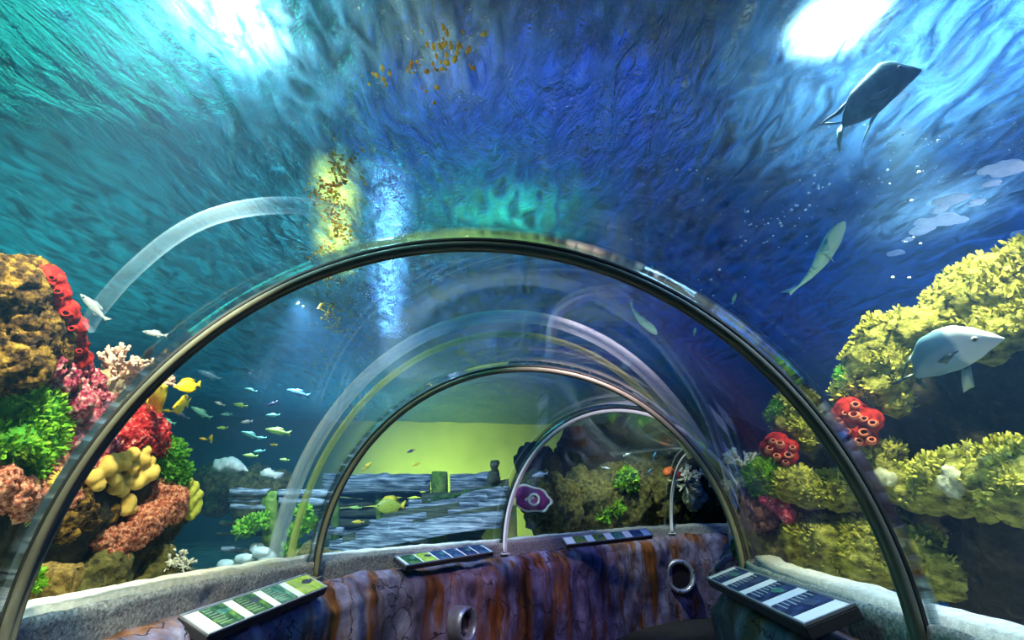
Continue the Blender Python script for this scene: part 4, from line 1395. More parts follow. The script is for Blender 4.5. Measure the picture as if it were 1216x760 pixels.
# broken fence-like timbers further left
dT = 6.6
root = empty('wrecked_deck', at(322, 672, dT))
tag(root, 'broken blue grey deck boards nailed to a green mossy post, left of the cabin side', 'shipwreck')
O = root.location
for i, (x0, y0, x1, y1, h, mt, dd) in enumerate(((273, 584, 318, 584, 7, 'blue_wood', 0), (272, 594, 316, 593, 6, 'blue_wood', .02), (274, 602, 316, 602, 6, 'blue_wood', 0), (330, 585, 398, 587, 8, 'blue_wood', .05), (332, 595, 396, 597, 8, 'blue_wood', .02), (334, 604, 394, 604, 6, 'blue_wood', .05), (262, 622, 312, 621, 5, 'dark_wood', .1), (258, 634, 312, 633, 4, 'dark_wood', .1), (264, 653, 308, 652, 6, 'blue_wood', .1), (338, 612, 372, 636, 5, 'blue_wood', .1), (380, 630, 408, 630, 8, 'blue_wood', 0.1))):
    timber('board', at(x0, y0, dT + dd), at(x1, y1, dT + dd), h * dT / F_PX, 0.06, M[mt], root, 40 + i, O, 0.012)
bm = bmesh.new()
a, b = at(323, 672, dT + .1), at(322, 583, dT + .1)
add_tube(bm, [a - O, (a + b) / 2 - O, b - O - Vector((0, 0, .05)), b - O], [0.125, 0.12, 0.12, 0.10], 14)
obj('post', bm, M['mossy_wood'], root)
bush('green_algae', [(288, 628, 9), (300, 622, 9), (310, 618, 8)], lambda x: dT - 0.1, M['green_algae'], 'green weed growing on the deck boards left of the mossy post', n=420, size=0.03, seed=71)
bush('green_algae', [(360, 608, 8), (366, 620, 9), (352, 630, 8)], lambda x: dT - 0.1, M['green_algae'], 'green weed hanging on the boards right of the mossy post', n=380, size=0.03, seed=72)
bush('green_algae', [(345, 652, 9), (352, 658, 8)], lambda x: dT - 0.1, M['green_algae'], 'low green weed at the foot of the mossy post', n=260, size=0.03, seed=73)
rnd = random.Random(12)
spots = [(270, 672, 9), (283, 676, 8), (293, 664, 9), (305, 672, 9), (312, 656, 9), (304, 650, 7), (318, 664, 8), (296, 680, 8), (326, 674, 7), (280, 684, 7)]
labs = ['leftmost pale stone of the rubble heap below the deck boards', 'small pale stone second from the left in the rubble heap', 'pale stone on top of the left half of the rubble heap', 'pale stone in the middle of the rubble heap', 'highest pale stone leaning on the mossy post', 'small pale stone on top of the heap left of the post', 'pale stone touching the mossy post low down', 'low front pale stone of the rubble heap', 'small pale stone right of the mossy post foot', 'lowest pale stone at the sand ledge']
for (px, py, r), lab in zip(spots, labs):
    bm = bmesh.new()
    d = dT - 0.15 + rnd.uniform(-.08, .08)
    add_ball(bm, at(px, py, d), r * d / F_PX, 3, (rnd.uniform(1.0, 1.4), 1, rnd.uniform(.6, .85)))
    me = bpy.data.meshes.new('stone'); bm.normal_update(); bm.to_mesh(me); bm.free()
    displace(me, [(6.0, 0.035, 3, 'f', px), (16.0, 0.012, 2, 'r', px)])
    tag(link_mesh('stone', me, M['pale_rubble']), lab, 'stone', 'pale stones of the rubble heap')
rock('mound_rock', [(350, 672, 18), (372, 668, 20), (330, 682, 14), (395, 672, 16)], lambda x: 5.6, M['olive_rock'], 'dark mossy mound behind the sand ledge at the foot of the middle arch', voxel=0.035, amp=1.3)
rock('bank_rock', [(235, 572, 16), (255, 566, 16), (275, 572, 18), (295, 576, 18), (315, 574, 15), (332, 578, 14), (215, 582, 14), (255, 590, 22), (300, 596, 22)], lambda x: 8.2, M['olive_rock'], 'dim distant rock bank behind the school of small fish', voxel=0.06, amp=2.0)
rock('pale_coral', [(262, 552, 9), (272, 550, 9), (282, 555, 7), (292, 558, 5)], lambda x: 7.4, M['white_coral'], 'pale flat coral head on the dim distant rock bank, the larger one', 'coral', 'pale corals on the far bank', voxel=0.04, layers=KNOBBY, amp=2.0, flat=(1, 1, .7))
rock('pale_coral', [(318, 562, 7), (326, 564, 6)], lambda x: 7.4, M['white_coral'], 'pale coral head on the dim distant rock bank, the smaller one', 'coral', 'pale corals on the far bank', voxel=0.04, layers=KNOBBY, amp=2.0, flat=(1, 1, .7))
# ------------------------------------------------------------------ fish
def lerp_prof(prof, u):
    for (a, b) in zip(prof, prof[1:]):
        if u <= b[0]:
            t = (u - a[0]) / max(1e-6, b[0] - a[0])
            t = t * t * (3 - 2 * t) * 0.5 + t * 0.5
            return a[1] + (b[1] - a[1]) * t
    return prof[-1][1]


def fin_mesh(bm, outline, th, off=Vector((0, 0, 0)), rot=None):
    """a thin solid fin: outline in the x-z plane, thinner towards its rim"""
    rot = rot or Matrix.Identity(3)
    c = sum((Vector((x, 0, z)) for x, z in outline), Vector()) / len(outline)
    mid = [bm.verts.new(off + rot @ Vector((x, 0, z))) for x, z in outline]
    f = bm.verts.new(off + rot @ (c + Vector((0, th, 0))))
    b = bm.verts.new(off + rot @ (c - Vector((0, th, 0))))
    n = len(mid)
    for k in range(n):
        bm.faces.new((mid[k], mid[(k + 1) % n], f))
        bm.faces.new((mid[(k + 1) % n], mid[k], b))


def build_fish(name, top, bot, width, fins, mats, eye=(0.86, 0.35, 0.035), bend=0.0):
    """local space: x from tail base (0) to snout (1), z up; fins = [(part, outline, y, material, tilt)]"""
    root = empty(name)
    bm = bmesh.new()
    rows = []
    NS, NR = 26, 20
    us = [0.5 - 0.5 * math.cos(PI * k / NS) for k in range(NS + 1)]

    def by(x):
        return bend * math.sin(PI * (1 - x)) * (1 - x)
    for u in us:
        t_, b_ = lerp_prof(top, u), lerp_prof(bot, u)
        cz, hz = (t_ + b_) / 2, (t_ - b_) / 2
        w = lerp_prof(width, u)
        rows.append([Vector((u, by(u) + w * math.cos(a) * (1 - 0.25 * abs(math.sin(a)) ** 3), cz + hz * math.sin(a))) for a in (2 * PI * k / NR for k in range(NR))])
    loft(bm, rows, closed=True, caps=True)
    obj('body', bm, mats['body'], root, recenter=False)
    for (part, outline, y, mt, tilt) in fins:
        bm = bmesh.new()
        x0, z0 = outline[0]
        if y == 0:
            fin_mesh(bm, [(x, z) for x, z in outline], 0.012)
            for v in bm.verts: v.co.y += by(v.co.x)
        else:
            r = Matrix.Rotation(-math.copysign(tilt, y), 3, 'X')
            fin_mesh(bm, [(x - x0, z - z0) for x, z in outline], 0.008, Vector((x0, y, z0)), r)
        obj(part, bm, mats[mt], root, recenter=False)
    if eye:
        ex, ez, er = eye
        t_, b_ = lerp_prof(top, ex), lerp_prof(bot, ex)
        zz = (t_ + b_) / 2 + ez * (t_ - b_) / 2
        wy = lerp_prof(width, ex) * math.sqrt(max(0.05, 1 - ez * ez))
        for s in (-1, 1):
            bm = bmesh.new()
            add_ball(bm, Vector((ex, s * wy * 0.93 + by(ex), zz)), er, 2, (1, 0.55, 1))
            e = obj('eye', bm, mats['eye'], root, recenter=False)
            bm = bmesh.new()
            add_ball(bm, Vector((ex, s * (wy * 0.93 + er * 0.35) + by(ex), zz)), er * 0.55, 2, (1, 0.5, 1))
            obj('pupil', bm, mats['pupil'], e, recenter=False)
    return root


def pose(o, tail, head, up_px=None, roll=0.0):
    """put a fish of unit length between two points"""
    x = head - tail
    L_ = x.length
    x = x.normalized()
    up = up_px if up_px is not None else Vector((0, 0, 1))
    z = (up - x * up.dot(x)).normalized()
    y = z.cross(x)
    if roll:
        q = Matrix.Rotation(roll, 3, x)
        y, z = q @ y, q @ z
    o.rotation_mode = 'XYZ'
    o.matrix_world = Matrix.Translation(tail) @ Matrix((x, y, z)).transposed().to_4x4() @ Matrix.Diagonal((L_, L_, L_, 1))
    return o


def img_up(px, py, d, ux, uy):
    """the direction in space, at that depth, which the photograph shows as ux right and uy down"""
    return (at(px + ux, py + uy, d) - at(px, py, d)).normalized()


M['pupil'] = mat_plain('black_pupil', (0.005, 0.005, 0.006), rough=0.15)
M['eye_dark'] = mat_plain('dark_fish_eye', (0.05, 0.06, 0.07), rough=0.2)
M['eye_pale'] = mat_plain('silver_fish_eye', (0.5, 0.55, 0.5), rough=0.2)
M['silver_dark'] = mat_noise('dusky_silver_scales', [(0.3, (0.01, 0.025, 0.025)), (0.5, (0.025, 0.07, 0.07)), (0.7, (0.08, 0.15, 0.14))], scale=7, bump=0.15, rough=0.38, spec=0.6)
M['silver'] = mat_noise('pale_silver_scales', [(0.3, (0.30, 0.42, 0.52)), (0.7, (0.52, 0.64, 0.74))], scale=5, bump=0.1, rough=0.3, spec=0.7)
M['fin_dark'] = mat_plain('dusky_fin', (0.03, 0.06, 0.08), rough=0.5)
M['fin_pale'] = mat_plain('pale_fin', (0.50, 0.62, 0.55), rough=0.5)
M['fin_green'] = mat_plain('translucent_green_fin', (0.26, 0.45, 0.34), rough=0.5)
M['tang'] = mat_plain('yellow_tang_skin', (0.95, 0.68, 0.02), rough=0.45, var=0.08)
M['tang_striped'] = mat_noise('yellow_striped_skin', [(0.40, (0.85, 0.68, 0.05)), (0.5, (0.55, 0.50, 0.08)), (0.62, (0.85, 0.68, 0.05))], scale=3.2, bump=0, stretch=(0.3, 0.3, 4), rough=0.45)
M['shark'] = mat_noise('grey_green_shark_skin', [(0.3, (0.50, 0.85, 0.62)), (0.7, (0.62, 0.95, 0.72))], scale=4, bump=0.1, rough=0.6)

m, nt = new_mat('silver_blue_lit_scales')
b_ = put(N(nt, 'ShaderNodeBsdfPrincipled'), Roughness=0.32)
b_.inputs['Specular IOR Level'].default_value = 0.7
tc = N(nt, 'ShaderNodeTexCoord'); sx = N(nt, 'ShaderNodeSeparateXYZ')
nt.links.new(tc.outputs['Object'], sx.inputs[0])
nz = put(N(nt, 'ShaderNodeTexNoise'), Scale=5.0, Detail=3.0)
nt.links.new(tc.outputs['Object'], nz.inputs['Vector'])
ma_ = N(nt, 'ShaderNodeMath', operation='MULTIPLY_ADD'); ma_.inputs[1].default_value = 0.22
nt.links.new(nz.outputs['Fac'], ma_.inputs[0]); nt.links.new(sx.outputs['X'], ma_.inputs[2])
rp = ramp(nt, [(0.3, (0.10, 0.24, 0.34)), (0.62, (0.16, 0.33, 0.48)), (0.70, (0.72, 0.80, 0.86)), (0.95, (0.86, 0.90, 0.92))])  # lamp light on the head painted into the body colour
nt.links.new(ma_.outputs[0], rp.inputs[0]); nt.links.new(rp.outputs[0], b_.inputs['Base Color'])
o_ = N(nt, 'ShaderNodeOutputMaterial'); nt.links.new(b_.outputs[0], o_.inputs[0])
M['silver_blue_lit'] = m

# big dusky fish high on the right, seen against the lamp
top = [(0, .035), (.08, .14), (.26, .29), (.5, .345), (.68, .375), (.8, .31), (.92, .14), (1.0, .02)]
bot = [(0, -.035), (.1, -.075), (.25, -.12), (.40, -.135), (.67, -.09), (.88, -.05), (1.0, -.01)]
wid = [(0, .015), (.2, .055), (.5, .085), (.75, .08), (.92, .045), (1.0, .012)]
fd = build_fish('lookdown_fish', top, bot, wid, [
    ('dorsal_fin', [(.30, .26), (.10, .20), (-.12, .20), (-.24, .17), (-.10, .165), (.06, .14)], 0, 'fin', 0),
    ('tail_fin', [(.05, .03), (.02, -.02), (-.02, -.05), (-.16, -.22), (-.20, -.27), (-.16, -.13), (-.08, 0.0)], 0, 'finp', 0),
    ('tail_fin', [(.05, .03), (-.06, .06), (-.18, .16), (-.26, .24), (-.12, .15), (-.02, .06)], 0, 'fin', 0),
    ('anal_fin', [(.42, -.12), (.30, -.13), (.16, -.24), (.05, -.36), (.20, -.24), (.34, -.16)], 0, 'finp', 0),
    ('pectoral_fin', [(.62, .06), (.60, .0), (.44, .02), (.36, .10), (.48, .10)], 0.085, 'fin', 0.25),
    ('pectoral_fin', [(.62, .06), (.60, .0), (.44, .02), (.36, .10), (.48, .10)], -0.085, 'fin', 0.25),
    ('mouth', [(1.005, .0), (.93, -.035), (.92, -.045), (.99, -.02)], 0, 'fin', 0)],
    dict(body=M['silver_dark'], fin=M['fin_dark'], finp=M['fin_green'], eye=M['eye_dark'], pupil=M['pupil']), eye=(.80, .35, .032))
tag(fd, 'dark diamond shaped fish with trailing fins swimming near the bright lamp at upper right', 'fish')
pose(fd, at(1001, 149, 2.62), at(1094, 83, 2.50), img_up(1040, 110, 2.55, -.585, -.81), 0.12)

# pale silver fish over the right reef
top = [(0, .05), (.1, .28), (.3, .44), (.5, .455), (.65, .43), (.8, .31), (.92, .15), (1.0, .02)]
bot = [(0, -.04), (.25, -.12), (.475, -.15), (.7, -.11), (.83, -.06), (1.0, -.01)]
wid = [(0, .018), (.2, .07), (.5, .11), (.75, .10), (.92, .055), (1.0, .015)]
fp = build_fish('lookdown_fish', top, bot, wid, [
    ('dorsal_fin', [(.16, .30), (.02, .20), (-.12, .06), (-.22, -.02), (-.08, .14), (.06, .28)], 0, 'fin', 0),
    ('tail_fin', [(.05, .03), (.0, -.03), (.02, -.12), (.05, -.30), (-.02, -.20), (-.05, -.05)], 0, 'fin', 0),
    ('tail_fin', [(.05, .03), (-.08, .02), (-.22, .0), (-.32, .02), (-.18, .06), (-.04, .06)], 0, 'fin', 0),
    ('pelvic_fin', [(.56, -.12), (.46, -.12), (.36, -.30), (.30, -.44), (.38, -.42), (.44, -.42), (.50, -.28)], 0, 'finp', 0),
    ('pectoral_fin', [(.56, .14), (.52, .05), (.38, .02), (.30, .10), (.42, .15)], 0.11, 'fin', 0.25),
    ('pectoral_fin', [(.56, .14), (.52, .05), (.38, .02), (.30, .10), (.42, .15)], -0.11, 'fin', 0.25)],
    dict(body=M['silver_blue_lit'], fin=M['silver_dark'], finp=M['fin_pale'], eye=M['eye_pale'], pupil=M['pupil']), eye=(.76, .25, .04))
tag(fp, 'pale silver blue fish with lamp light painted on its head swimming over the right-hand reef', 'fish')
pose(fp, at(1088, 447, 3.0), at(1193, 402, 2.75), img_up(1140, 410, 2.85, -.401, -.916), 0.1)

# yellow tangs
t_top = [(0, .05), (.1, .14), (.3, .27), (.55, .30), (.75, .22), (.9, .08), (1, .025)]
t_bot = [(0, -.05), (.1, -.13), (.3, -.25), (.55, -.28), (.75, -.20), (.9, -.06), (1, -.02)]
t_wid = [(0, .018), (.3, .06), (.6, .075), (.85, .05), (1, .015)]
t_fins = [('dorsal_fin', [(.80, .18), (.60, .38), (.3, .40), (.06, .26), (.08, .10), (.4, .22)], 0, 'fin', 0),
          ('anal_fin', [(.66, -.22), (.4, -.38), (.15, -.34), (.05, -.22), (.08, -.10), (.4, -.2)], 0, 'fin', 0),
          ('tail_fin', [(.05, .04), (-.14, .20), (-.20, .20), (-.14, .0), (-.20, -.20), (-.14, -.20), (.05, -.04)], 0, 'fin', 0),
          ('pectoral_fin', [(.62, .03), (.60, -.08), (.44, -.06), (.42, .05)], .07, 'fin', .5),
          ('pectoral_fin', [(.62, .03), (.60, -.08), (.44, -.06), (.42, .05)], -.07, 'fin', .5)]
mt = dict(body=M['tang'], fin=M['tang'], eye=M['eye_dark'], pupil=M['pupil'])
tang = build_fish('yellow_tang', t_top, t_bot, t_wid, t_fins, mt, eye=(.84, .25, .03))
tag(tang, 'whole yellow tang swimming left, just right of the arch over the left reef', 'fish', 'yellow tangs by the left reef')
pose(tang, at(234, 457, 3.75), at(206, 460, 3.65))
t2 = copy_tree(tang); t2['label'] = 'small slim yellow tang below the whole one, right of the arch'
pose(t2, at(222, 479, 3.8), at(205, 484, 3.6), Vector((0.3, -0.8, 0.4)))
t3 = copy_tree(tang); t3['label'] = 'yellow tang half hidden behind the left side of the arch, standing on its head'
pose(t3, at(150, 472, 3.15), at(150, 496, 3.05), img_up(150, 480, 3.1, 1, 0.2))
t4 = build_fish('striped_yellow_tang', t_top, t_bot, t_wid, t_fins, dict(body=M['tang_striped'], fin=M['tang'], eye=M['eye_dark'], pupil=M['pupil']), eye=(.84, .25, .03))
tag(t4, 'rounder striped yellow fish touching the arch between the two yellow tangs', 'fish', 'yellow tangs by the left reef')
pose(t4, at(177, 477, 3.45), at(199, 459, 3.3), img_up(188, 468, 3.4, -.6, -.8), -0.2)

# slim and small reef fish
s_top = [(0, .04), (.15, .08), (.45, .15), (.7, .14), (.9, .07), (1, .015)]
s_bot = [(0, -.04), (.15, -.08), (.45, -.15), (.7, -.13), (.9, -.06), (1, -.015)]
s_wid = [(0, .015), (.3, .06), (.6, .08), (.85, .05), (1, .015)]
s_fins = [('dorsal_fin', [(.70, .12), (.5, .22), (.25, .20), (.12, .10), (.3, .11)], 0, 'fin', 0),
          ('tail_fin', [(.05, .03), (-.20, .17), (-.12, .0), (-.20, -.17), (.05, -.03)], 0, 'fin', 0),
          ('anal_fin', [(.45, -.12), (.25, -.20), (.12, -.10)], 0, 'fin', 0)]


def skin(name, c):
    return mat_plain(name, c, rough=0.4, var=0.1)


KINDS = {}
for nm, c1, c2 in (('white', (0.72, 0.80, 0.84), (0.60, 0.72, 0.76)), ('teal', (0.16, 0.52, 0.46), (0.14, 0.42, 0.38)), ('navy', (0.02, 0.04, 0.12), (0.03, 0.06, 0.16)), ('blue', (0.10, 0.30, 0.55), (0.08, 0.24, 0.45)),
                   ('gold', (0.85, 0.62, 0.04), (0.80, 0.55, 0.03)), ('lime', (0.40, 0.65, 0.14), (0.34, 0.55, 0.10)), ('plum', (0.10, 0.04, 0.14), (0.08, 0.03, 0.10)), ('dusk', (0.02, 0.02, 0.03), (0.06, 0.04, 0.02))):
    KINDS[nm] = dict(body=skin(nm + '_fish_skin', c1), fin=skin(nm + '_fish_fin', c2), eye=M['eye_dark'], pupil=M['pupil'])
PROTO = {}
NAMES = dict(white='white_fish', teal='teal_fish', navy='dark_blue_fish', blue='blue_fish', gold='small_yellow_fish', lime='lime_fish', plum='plum_fish', dusk='black_damselfish')


def small_fish(kind, px, py, ln, ang, d, label, group=None):
    """ang: heading in the photograph, degrees, 0 = right, 90 = up"""
    if kind not in PROTO:
        o = PROTO[kind] = build_fish(NAMES[kind], s_top, s_bot, s_wid, s_fins, KINDS[kind], eye=(.84, .2, .03))
    else:
        o = copy_tree(PROTO[kind])
    tag(o, label, 'fish', group)
    if group is None and 'group' in o: del o['group']
    dx, dy = math.cos(math.radians(ang)) * ln / 2, -math.sin(math.radians(ang)) * ln / 2
    ux, uy = (dy, -dx) if dx >= 0 else (-dy, dx)
    pose(o, at(px - dx, py - dy, d), at(px + dx, py + dy, d - 0.05), img_up(px, py, d, ux / ln * 2, uy / ln * 2))


S = 'school of small fish in the open water left of the middle arch'
LIST = [
    ('white', 109, 363, 40, 135, 3.6, 'long silvery white fish just right of the red sponge', None),
    ('white', 182, 396, 26, 170, 3.9, 'short white fish above the small black damselfish', None),
    ('dusk', 177, 420, 22, 60, 3.8, 'small black damselfish above the peach branching corals', None),
    ('blue', 247, 445, 26, 160, 4.6, 'pale blue fish right above the whole yellow tang', S),
    ('teal', 237, 489, 24, 150, 4.8, 'teal fish heading up left, right of the slim yellow tang', S),
    ('white', 260, 479, 11, 160, 4.9, 'tiny white fish right of the teal fish by the tangs', S),
    ('gold', 197, 488, 13, 175, 3.9, 'tiny yellow fish left of the slim yellow tang, by the arch', S),
    ('navy', 214, 493, 18, 155, 4.2, 'dark blue fish directly under the slim yellow tang', S),
    ('teal', 196, 500, 20, 165, 4.2, 'teal fish beside the arch above the deep green bush', S),
    ('lime', 284, 481, 15, 170, 5.4, 'lime fish alone above the white fish in the open water', S),
    ('teal', 268, 492, 12, 180, 5.2, 'teal fish between two white fish in the open water', S),
    ('white', 292, 501, 12, 185, 5.2, 'tiny bright white fish in the middle of the open water', S),
    ('navy', 322, 480, 12, 200, 5.6, 'dark blue fish high in the open water', S),
    ('blue', 352, 466, 24, 165, 6.0, 'broad blue fish nearest the clear middle arch panel', S),
    ('teal', 323, 493, 14, 180, 5.8, 'teal fish below the high dark blue fish', S),
    ('teal', 296, 463, 14, 165, 5.6, 'teal fish topmost in the open water', S),
    ('lime', 328, 512, 26, 170, 5.8, 'longest lime fish of the school, right of the middle', S),
    ('teal', 296, 516, 20, 160, 5.6, 'teal fish just left of the longest lime fish', S),
    ('gold', 241, 521, 9, 170, 5.0, 'left one of two tiny yellow fish above the deep green bush', S),
    ('gold', 251, 520, 9, 80, 5.0, 'right one of two tiny yellow fish, swimming upwards', S),
    ('lime', 263, 508, 12, 180, 5.2, 'small lime fish above the two tiny yellow fish', S),
    ('teal', 309, 520, 11, 180, 5.7, 'small teal fish below the longest lime fish', S),
    ('gold', 324, 528, 8, 175, 5.8, 'tiny yellow fish low in the school, under the longest lime fish', S),
    ('lime', 296, 541, 15, 175, 5.8, 'lime fish low over the pale distant coral', S),
    ('lime', 337, 546, 10, 175, 6.0, 'small lime fish lowest on the right of the school', S),
    ('teal', 307, 536, 12, 185, 5.8, 'small teal fish low over the pale distant coral', S),
    ('plum', 487, 536, 9, 200, 8.2, 'tiny plum fish in front of the yellow glow', None),
    ('gold', 493, 552, 9, 200, 8.2, 'tiny yellow fish below the plum fish in the yellow glow', None),
    ('gold', 437, 553, 12, 40, 7.6, 'yellow fish rising steeply in the yellow glow', None),
    ('gold', 424, 620, 13, 180, 7.4, 'yellow fish in front of the dark cabin planks', None),
    ('lime', 422, 603, 12, 180, 7.4, 'small lime fish in front of the dark cabin planks', None),
    ('white', 640, 564, 17, 190, 8.6, 'white fish above the purple clam', None),
    ('white', 720, 556, 9, 350, 9.4, 'tiny white fish over the olive slope, the lower one', None),
    ('white', 745, 540, 8, 20, 9.4, 'tiny white fish over the olive slope, the upper one', None),
    ('blue', 778, 541, 10, 80, 9.6, 'small blue fish standing upright over the olive slope', None),
    ('blue', 772, 560, 8, 60, 9.6, 'tiny blue fish close to the orange sponge', None),
    ('teal', 872, 354, 12, 70, 5.0, 'tiny green fish in the deep blue right of the arch', None),
    ('teal', 825, 393, 9, 80, 5.0, 'tiny green fish in the deep blue beneath the arch', None),
    ('white', 1056, 517, 14, 230, 4.2, 'small pale fish in the mouth of the dark cave', None),
]
for q in LIST: small_fish(*q)
M['olive_fish'] = mat_plain('olive_gold_fish_skin', (0.42, 0.46, 0.03), rough=0.45, var=0.15)
ob = build_fish('olive_surgeonfish', t_top, t_bot, t_wid, t_fins, dict(body=M['olive_fish'], fin=M['tang'], eye=M['eye_dark'], pupil=M['pupil']), eye=(.84, .25, .03))
tag(ob, 'oval olive yellow fish hovering in front of the dark cabin planks', 'fish')
pose(ob, at(476, 601, 7.9), at(444, 602, 7.8))

# sharks
k_top = [(0, .02), (.2, .05), (.5, .09), (.75, .085), (.92, .05), (1, .012)]
k_bot = [(0, -.02), (.2, -.05), (.5, -.08), (.75, -.07), (.92, -.03), (1, -.01)]
k_wid = [(0, .014), (.2, .045), (.5, .10), (.75, .115), (.92, .08), (1, .02)]
k_fins = [('dorsal_fin', [(.62, .08), (.46, .20), (.44, .08)], 0, 'fin', 0),
          ('tail_fin', [(.04, .015), (-.14, .14), (-.20, .17), (-.12, .02), (-.13, -.05), (.04, -.015)], 0, 'fin', 0),
          ('pectoral_fin', [(.74, -.04), (.56, -.20), (.50, -.30), (.56, -.05)], .09, 'fin', 1.25),
          ('pectoral_fin', [(.74, -.04), (.56, -.20), (.50, -.30), (.56, -.05)], -.09, 'fin', 1.25),
          ('pelvic_fin', [(.36, -.05), (.27, -.13), (.26, -.05)], .04, 'fin', 1.0),
          ('pelvic_fin', [(.36, -.05), (.27, -.13), (.26, -.05)], -.04, 'fin', 1.0)]
shark = build_fish('shark', k_top, k_bot, k_wid, k_fins, dict(body=M['shark'], fin=M['shark'], eye=M['eye_dark'], pupil=M['pupil']), eye=(.93, .2, .012), bend=0.10)
tag(shark, 'largest pale green shark below the dark diamond fish, right of the arch', 'shark', 'sharks over the tunnel')
pose(shark, at(947, 341, 4.55), at(1003, 263, 4.25), Vector((0.1, 0.55, 0.8)))
k2 = copy_tree(shark); k2['label'] = 'small pale shark partly crossed by the top right of the large arch'
pose(k2, at(776, 322, 4.8), at(822, 350, 4.6), Vector((0.1, 0.6, 0.8)))
k3 = copy_tree(shark); k3['label'] = 'small pale shark under the large arch, above the middle arch'
pose(k3, at(750, 364, 5.1), at(780, 397, 4.9), Vector((0.1, 0.6, 0.8)))

# ------------------------------------------------------------------ bubbles and foam
def mat_bubble():
    m, nt = new_mat('air_bubble')
    out = N(nt, 'ShaderNodeOutputMaterial')
    b = put(N(nt, 'ShaderNodeBsdfPrincipled'), Roughness=0.12)
    b.inputs['Base Color'].default_value = (0.85, 0.93, 1, 1)
    b.inputs['Specular IOR Level'].default_value = 1.0
    n = put(N(nt, 'ShaderNodeTexNoise'), Scale=30.0)
    nt.links.new(coords(nt), n.inputs['Vector'])
    r = ramp(nt, [(0.3, (0.72, 0.84, 0.95)), (0.7, (0.92, 0.97, 1))])
    nt.links.new(n.outputs['Fac'], r.inputs[0]); nt.links.new(r.outputs[0], b.inputs['Base Color'])
    nt.links.new(b.outputs[0], out.inputs[0])
    return m


M['bubble'] = mat_bubble()
m, nt = new_mat('white_foam')
o_ = N(nt, 'ShaderNodeOutputMaterial'); d_ = N(nt, 'ShaderNodeBsdfDiffuse'); t_ = N(nt, 'ShaderNodeBsdfTranslucent'); x_ = N(nt, 'ShaderNodeMixShader')
nz = put(N(nt, 'ShaderNodeTexNoise'), Scale=18.0); rp = ramp(nt, [(0.3, (0.75, 0.85, 0.95)), (0.6, (0.95, 0.98, 1.0))])
nt.links.new(coords(nt), nz.inputs['Vector']); nt.links.new(nz.outputs['Fac'], rp.inputs[0])
nt.links.new(rp.outputs[0], d_.inputs[0]); nt.links.new(rp.outputs[0], t_.inputs[0])
x_.inputs[0].default_value = 0.6
nt.links.new(d_.outputs[0], x_.inputs[1]); nt.links.new(t_.outputs[0], x_.inputs[2]); nt.links.new(x_.outputs[0], o_.inputs[0])
M['foam'] = m
rnd = random.Random(77)
bm = bmesh.new(); add_ball(bm, Vector((0, 0, 0)), 0.011, 2, (1, 1, 0.8))
b0 = obj('air_bubble', bm, M['bubble'], recenter=False)
tag(b0, 'tiny bright air bubble drifting in the blue water right of the arch', 'bubble', 'air bubbles in the blue water')
first = True
cl = [(965, 215, 3.4, 16, 16), (950, 245, 3.4, 14, 14), (930, 265, 3.5, 26, 16), (1000, 150, 3.0, 40, 30), (910, 275, 3.5, 60, 30), (1080, 300, 3.0, 40, 30), (1050, 170, 2.8, 40, 30), (1090, 210, 2.8, 50, 40), (860, 330, 3.6, 50, 30), (830, 190, 3.3, 50, 40)]
for (px, py, d, sx, sy) in cl:
    for k in range(7 if sx < 30 else 6):
        o = b0 if first else b0.copy()
        if not first: COL.objects.link(o)
        first = False
        o.location = at(px + rnd.gauss(0, sx * 0.5), py + rnd.gauss(0, sy * 0.5), d + rnd.uniform(-.2, .2))
        s = rnd.uniform(0.4, 0.95)
        o.scale = (s, s, s)
foam = [(1131, 236, 13, 5, 'long oval white foam patch left of the row under the surface'), (1116, 248, 6, 3, 'small foam blob just below left of the long oval patch'), (1118, 262, 26, 5, 'longest white foam streak under the surface'), (1095, 273, 9, 4, 'foam blob at the lower end of the longest streak'), (1065, 300, 7, 3, 'lowest white foam blob near the silver fish'), (1195, 200, 24, 6, 'white foam streak at the upper right corner of the row'), (1178, 218, 8, 3, 'foam blob below the upper right streak'), (1212, 278, 8, 3, 'foam blob at the right edge of the picture'), (1077, 285, 5, 2, 'small round foam blob between the lowest ones'), (1160, 240, 6, 3, 'small foam blob right of the long oval patch')]
for i, (px, py, a, b, lab) in enumerate(foam):
    c = on_z(px, py, WATER_Z - 0.10)
    d = (c - Vector((0, 0, EYE))).dot(Vector((0, math.cos(PITCH), math.sin(PITCH))))
    e1 = (at(px + a * 0.85, py - a * 0.53, d) - c)
    bm = bmesh.new()
    ux = e1.normalized(); uz = Vector((0, 0, 1)); uy = uz.cross(ux).normalized()
    ux = uy.cross(uz)
    for k in range(5):
        f = -0.8 + 1.6 * k / 4
        add_ball(bm, c + ux * e1.length * f + uy * rnd.uniform(-.02, .02), b * d / F_PX * (1.25 - abs(f) * 0.6) * 1.5, 2, (1.5, 1.5, 0.5))
    me = remeshed(bm, 0.012)
    displace(me, [(12.0, 0.012, 3, 'f', i)])
    tag(link_mesh('foam_patch', me, M['foam']), lab, 'foam', 'foam patches under the surface')

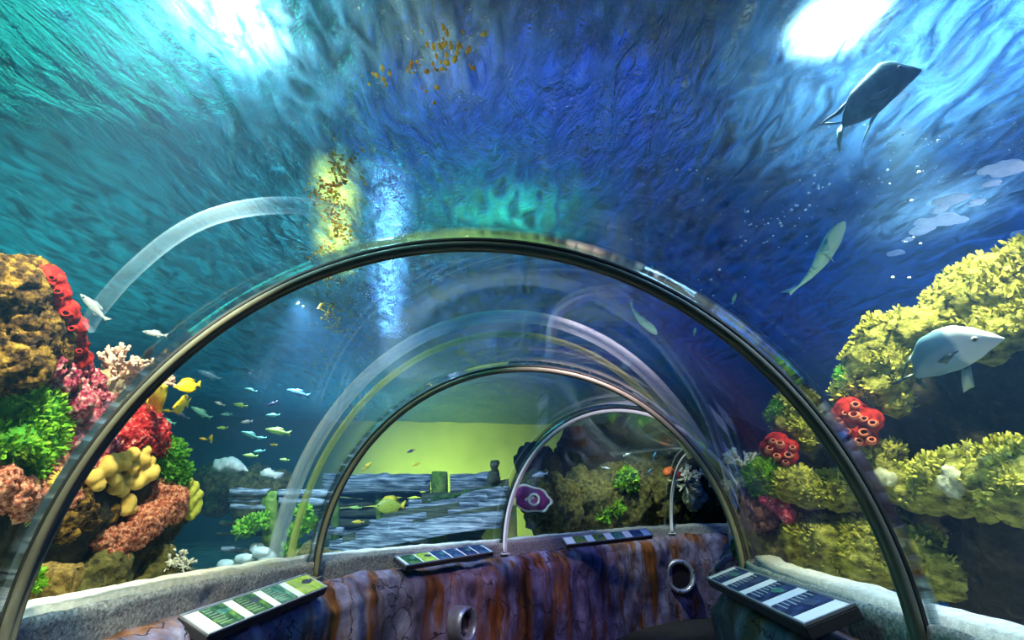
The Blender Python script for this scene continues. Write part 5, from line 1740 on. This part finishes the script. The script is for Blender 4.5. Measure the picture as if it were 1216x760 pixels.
# ------------------------------------------------------------------ flecks of reflected light, built as drops under the surface
def glints(name, path, n, rmin, rmax, mat, label, cat, seed):
    """flecks of reflected light, built as small drops strewn along a path (px, py, half width in px) just under the water surface"""
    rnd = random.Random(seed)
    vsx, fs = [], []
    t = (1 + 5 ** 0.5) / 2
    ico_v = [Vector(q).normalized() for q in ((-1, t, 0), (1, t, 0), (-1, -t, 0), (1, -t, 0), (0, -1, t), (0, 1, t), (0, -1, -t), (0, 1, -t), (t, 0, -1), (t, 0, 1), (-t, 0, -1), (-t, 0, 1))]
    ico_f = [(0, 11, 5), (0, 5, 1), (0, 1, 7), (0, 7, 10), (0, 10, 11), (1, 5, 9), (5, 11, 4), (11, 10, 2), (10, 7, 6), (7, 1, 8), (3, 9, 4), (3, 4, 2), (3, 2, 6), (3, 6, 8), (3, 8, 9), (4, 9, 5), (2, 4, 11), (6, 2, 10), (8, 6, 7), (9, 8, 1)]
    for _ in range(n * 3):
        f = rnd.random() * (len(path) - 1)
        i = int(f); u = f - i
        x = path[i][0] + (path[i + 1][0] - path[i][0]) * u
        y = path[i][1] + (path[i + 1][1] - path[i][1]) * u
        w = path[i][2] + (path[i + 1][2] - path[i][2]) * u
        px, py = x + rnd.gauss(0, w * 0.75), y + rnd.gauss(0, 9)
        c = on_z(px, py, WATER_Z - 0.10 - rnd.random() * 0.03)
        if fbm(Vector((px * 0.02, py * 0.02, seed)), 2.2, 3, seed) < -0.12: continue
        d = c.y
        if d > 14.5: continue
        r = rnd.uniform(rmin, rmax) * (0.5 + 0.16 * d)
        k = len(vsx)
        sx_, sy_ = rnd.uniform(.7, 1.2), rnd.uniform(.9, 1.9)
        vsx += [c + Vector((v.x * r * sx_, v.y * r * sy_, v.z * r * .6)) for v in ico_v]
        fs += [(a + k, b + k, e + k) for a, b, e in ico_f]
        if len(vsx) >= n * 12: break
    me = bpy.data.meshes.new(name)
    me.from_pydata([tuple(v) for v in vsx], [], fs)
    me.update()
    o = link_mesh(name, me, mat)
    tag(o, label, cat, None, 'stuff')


def mat_glint(name, c0, c1):
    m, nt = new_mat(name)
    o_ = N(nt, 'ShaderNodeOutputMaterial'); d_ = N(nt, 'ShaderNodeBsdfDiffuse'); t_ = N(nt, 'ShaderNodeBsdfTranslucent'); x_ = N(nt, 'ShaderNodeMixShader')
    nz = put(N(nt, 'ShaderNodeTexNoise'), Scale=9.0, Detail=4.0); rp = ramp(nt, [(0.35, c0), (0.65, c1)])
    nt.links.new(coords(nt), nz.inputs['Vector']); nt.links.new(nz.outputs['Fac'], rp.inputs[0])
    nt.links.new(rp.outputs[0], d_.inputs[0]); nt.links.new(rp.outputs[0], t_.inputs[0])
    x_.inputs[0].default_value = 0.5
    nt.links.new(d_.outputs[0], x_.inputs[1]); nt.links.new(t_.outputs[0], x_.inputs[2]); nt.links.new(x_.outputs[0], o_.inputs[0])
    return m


M['gold_glint'] = mat_glint('golden_glints', (0.75, 0.42, 0.04), (1.0, 0.88, 0.22))
M['ice_glint'] = mat_glint('blue_white_glint', (0.45, 0.62, 1.0), (0.92, 0.97, 1.0))
glints('golden_glints', [(402, 185, 12), (405, 215, 16), (392, 232, 20), (398, 262, 12), (402, 285, 15), (392, 312, 20), (388, 335, 16)], 620, 0.005, 0.012, M['gold_glint'], 'cloud of golden flecks of reflected light, built as drops above the large arch', 'glints', 5)
glints('golden_glints', [(365, 352, 16), (395, 378, 18), (420, 408, 14), (378, 442, 22), (415, 480, 18), (432, 500, 14)], 330, 0.005, 0.014, M['gold_glint'], 'thin scatter of golden flecks of reflected light built as drops, left under the large arch', 'glints', 6)
glints('glint_streak', [(472, 185, 14), (468, 220, 18), (462, 255, 20), (452, 290, 18), (450, 330, 22), (458, 365, 22), (470, 400, 16)], 800, 0.004, 0.009, M['ice_glint'], 'streak of blue white reflected light built as drops, crossing the top of the large arch', 'bubbles', 7)  # reflected light on the ripples, no bubbles
glints('amber_glints', [(495, 30, 10), (480, 55, 12), (560, 45, 22), (530, 80, 26), (450, 90, 20), (520, 110, 10)], 60, 0.008, 0.02, M['gold_glint'], 'loose amber flecks of reflected light built as drops at the top of the picture', 'glints', 8)
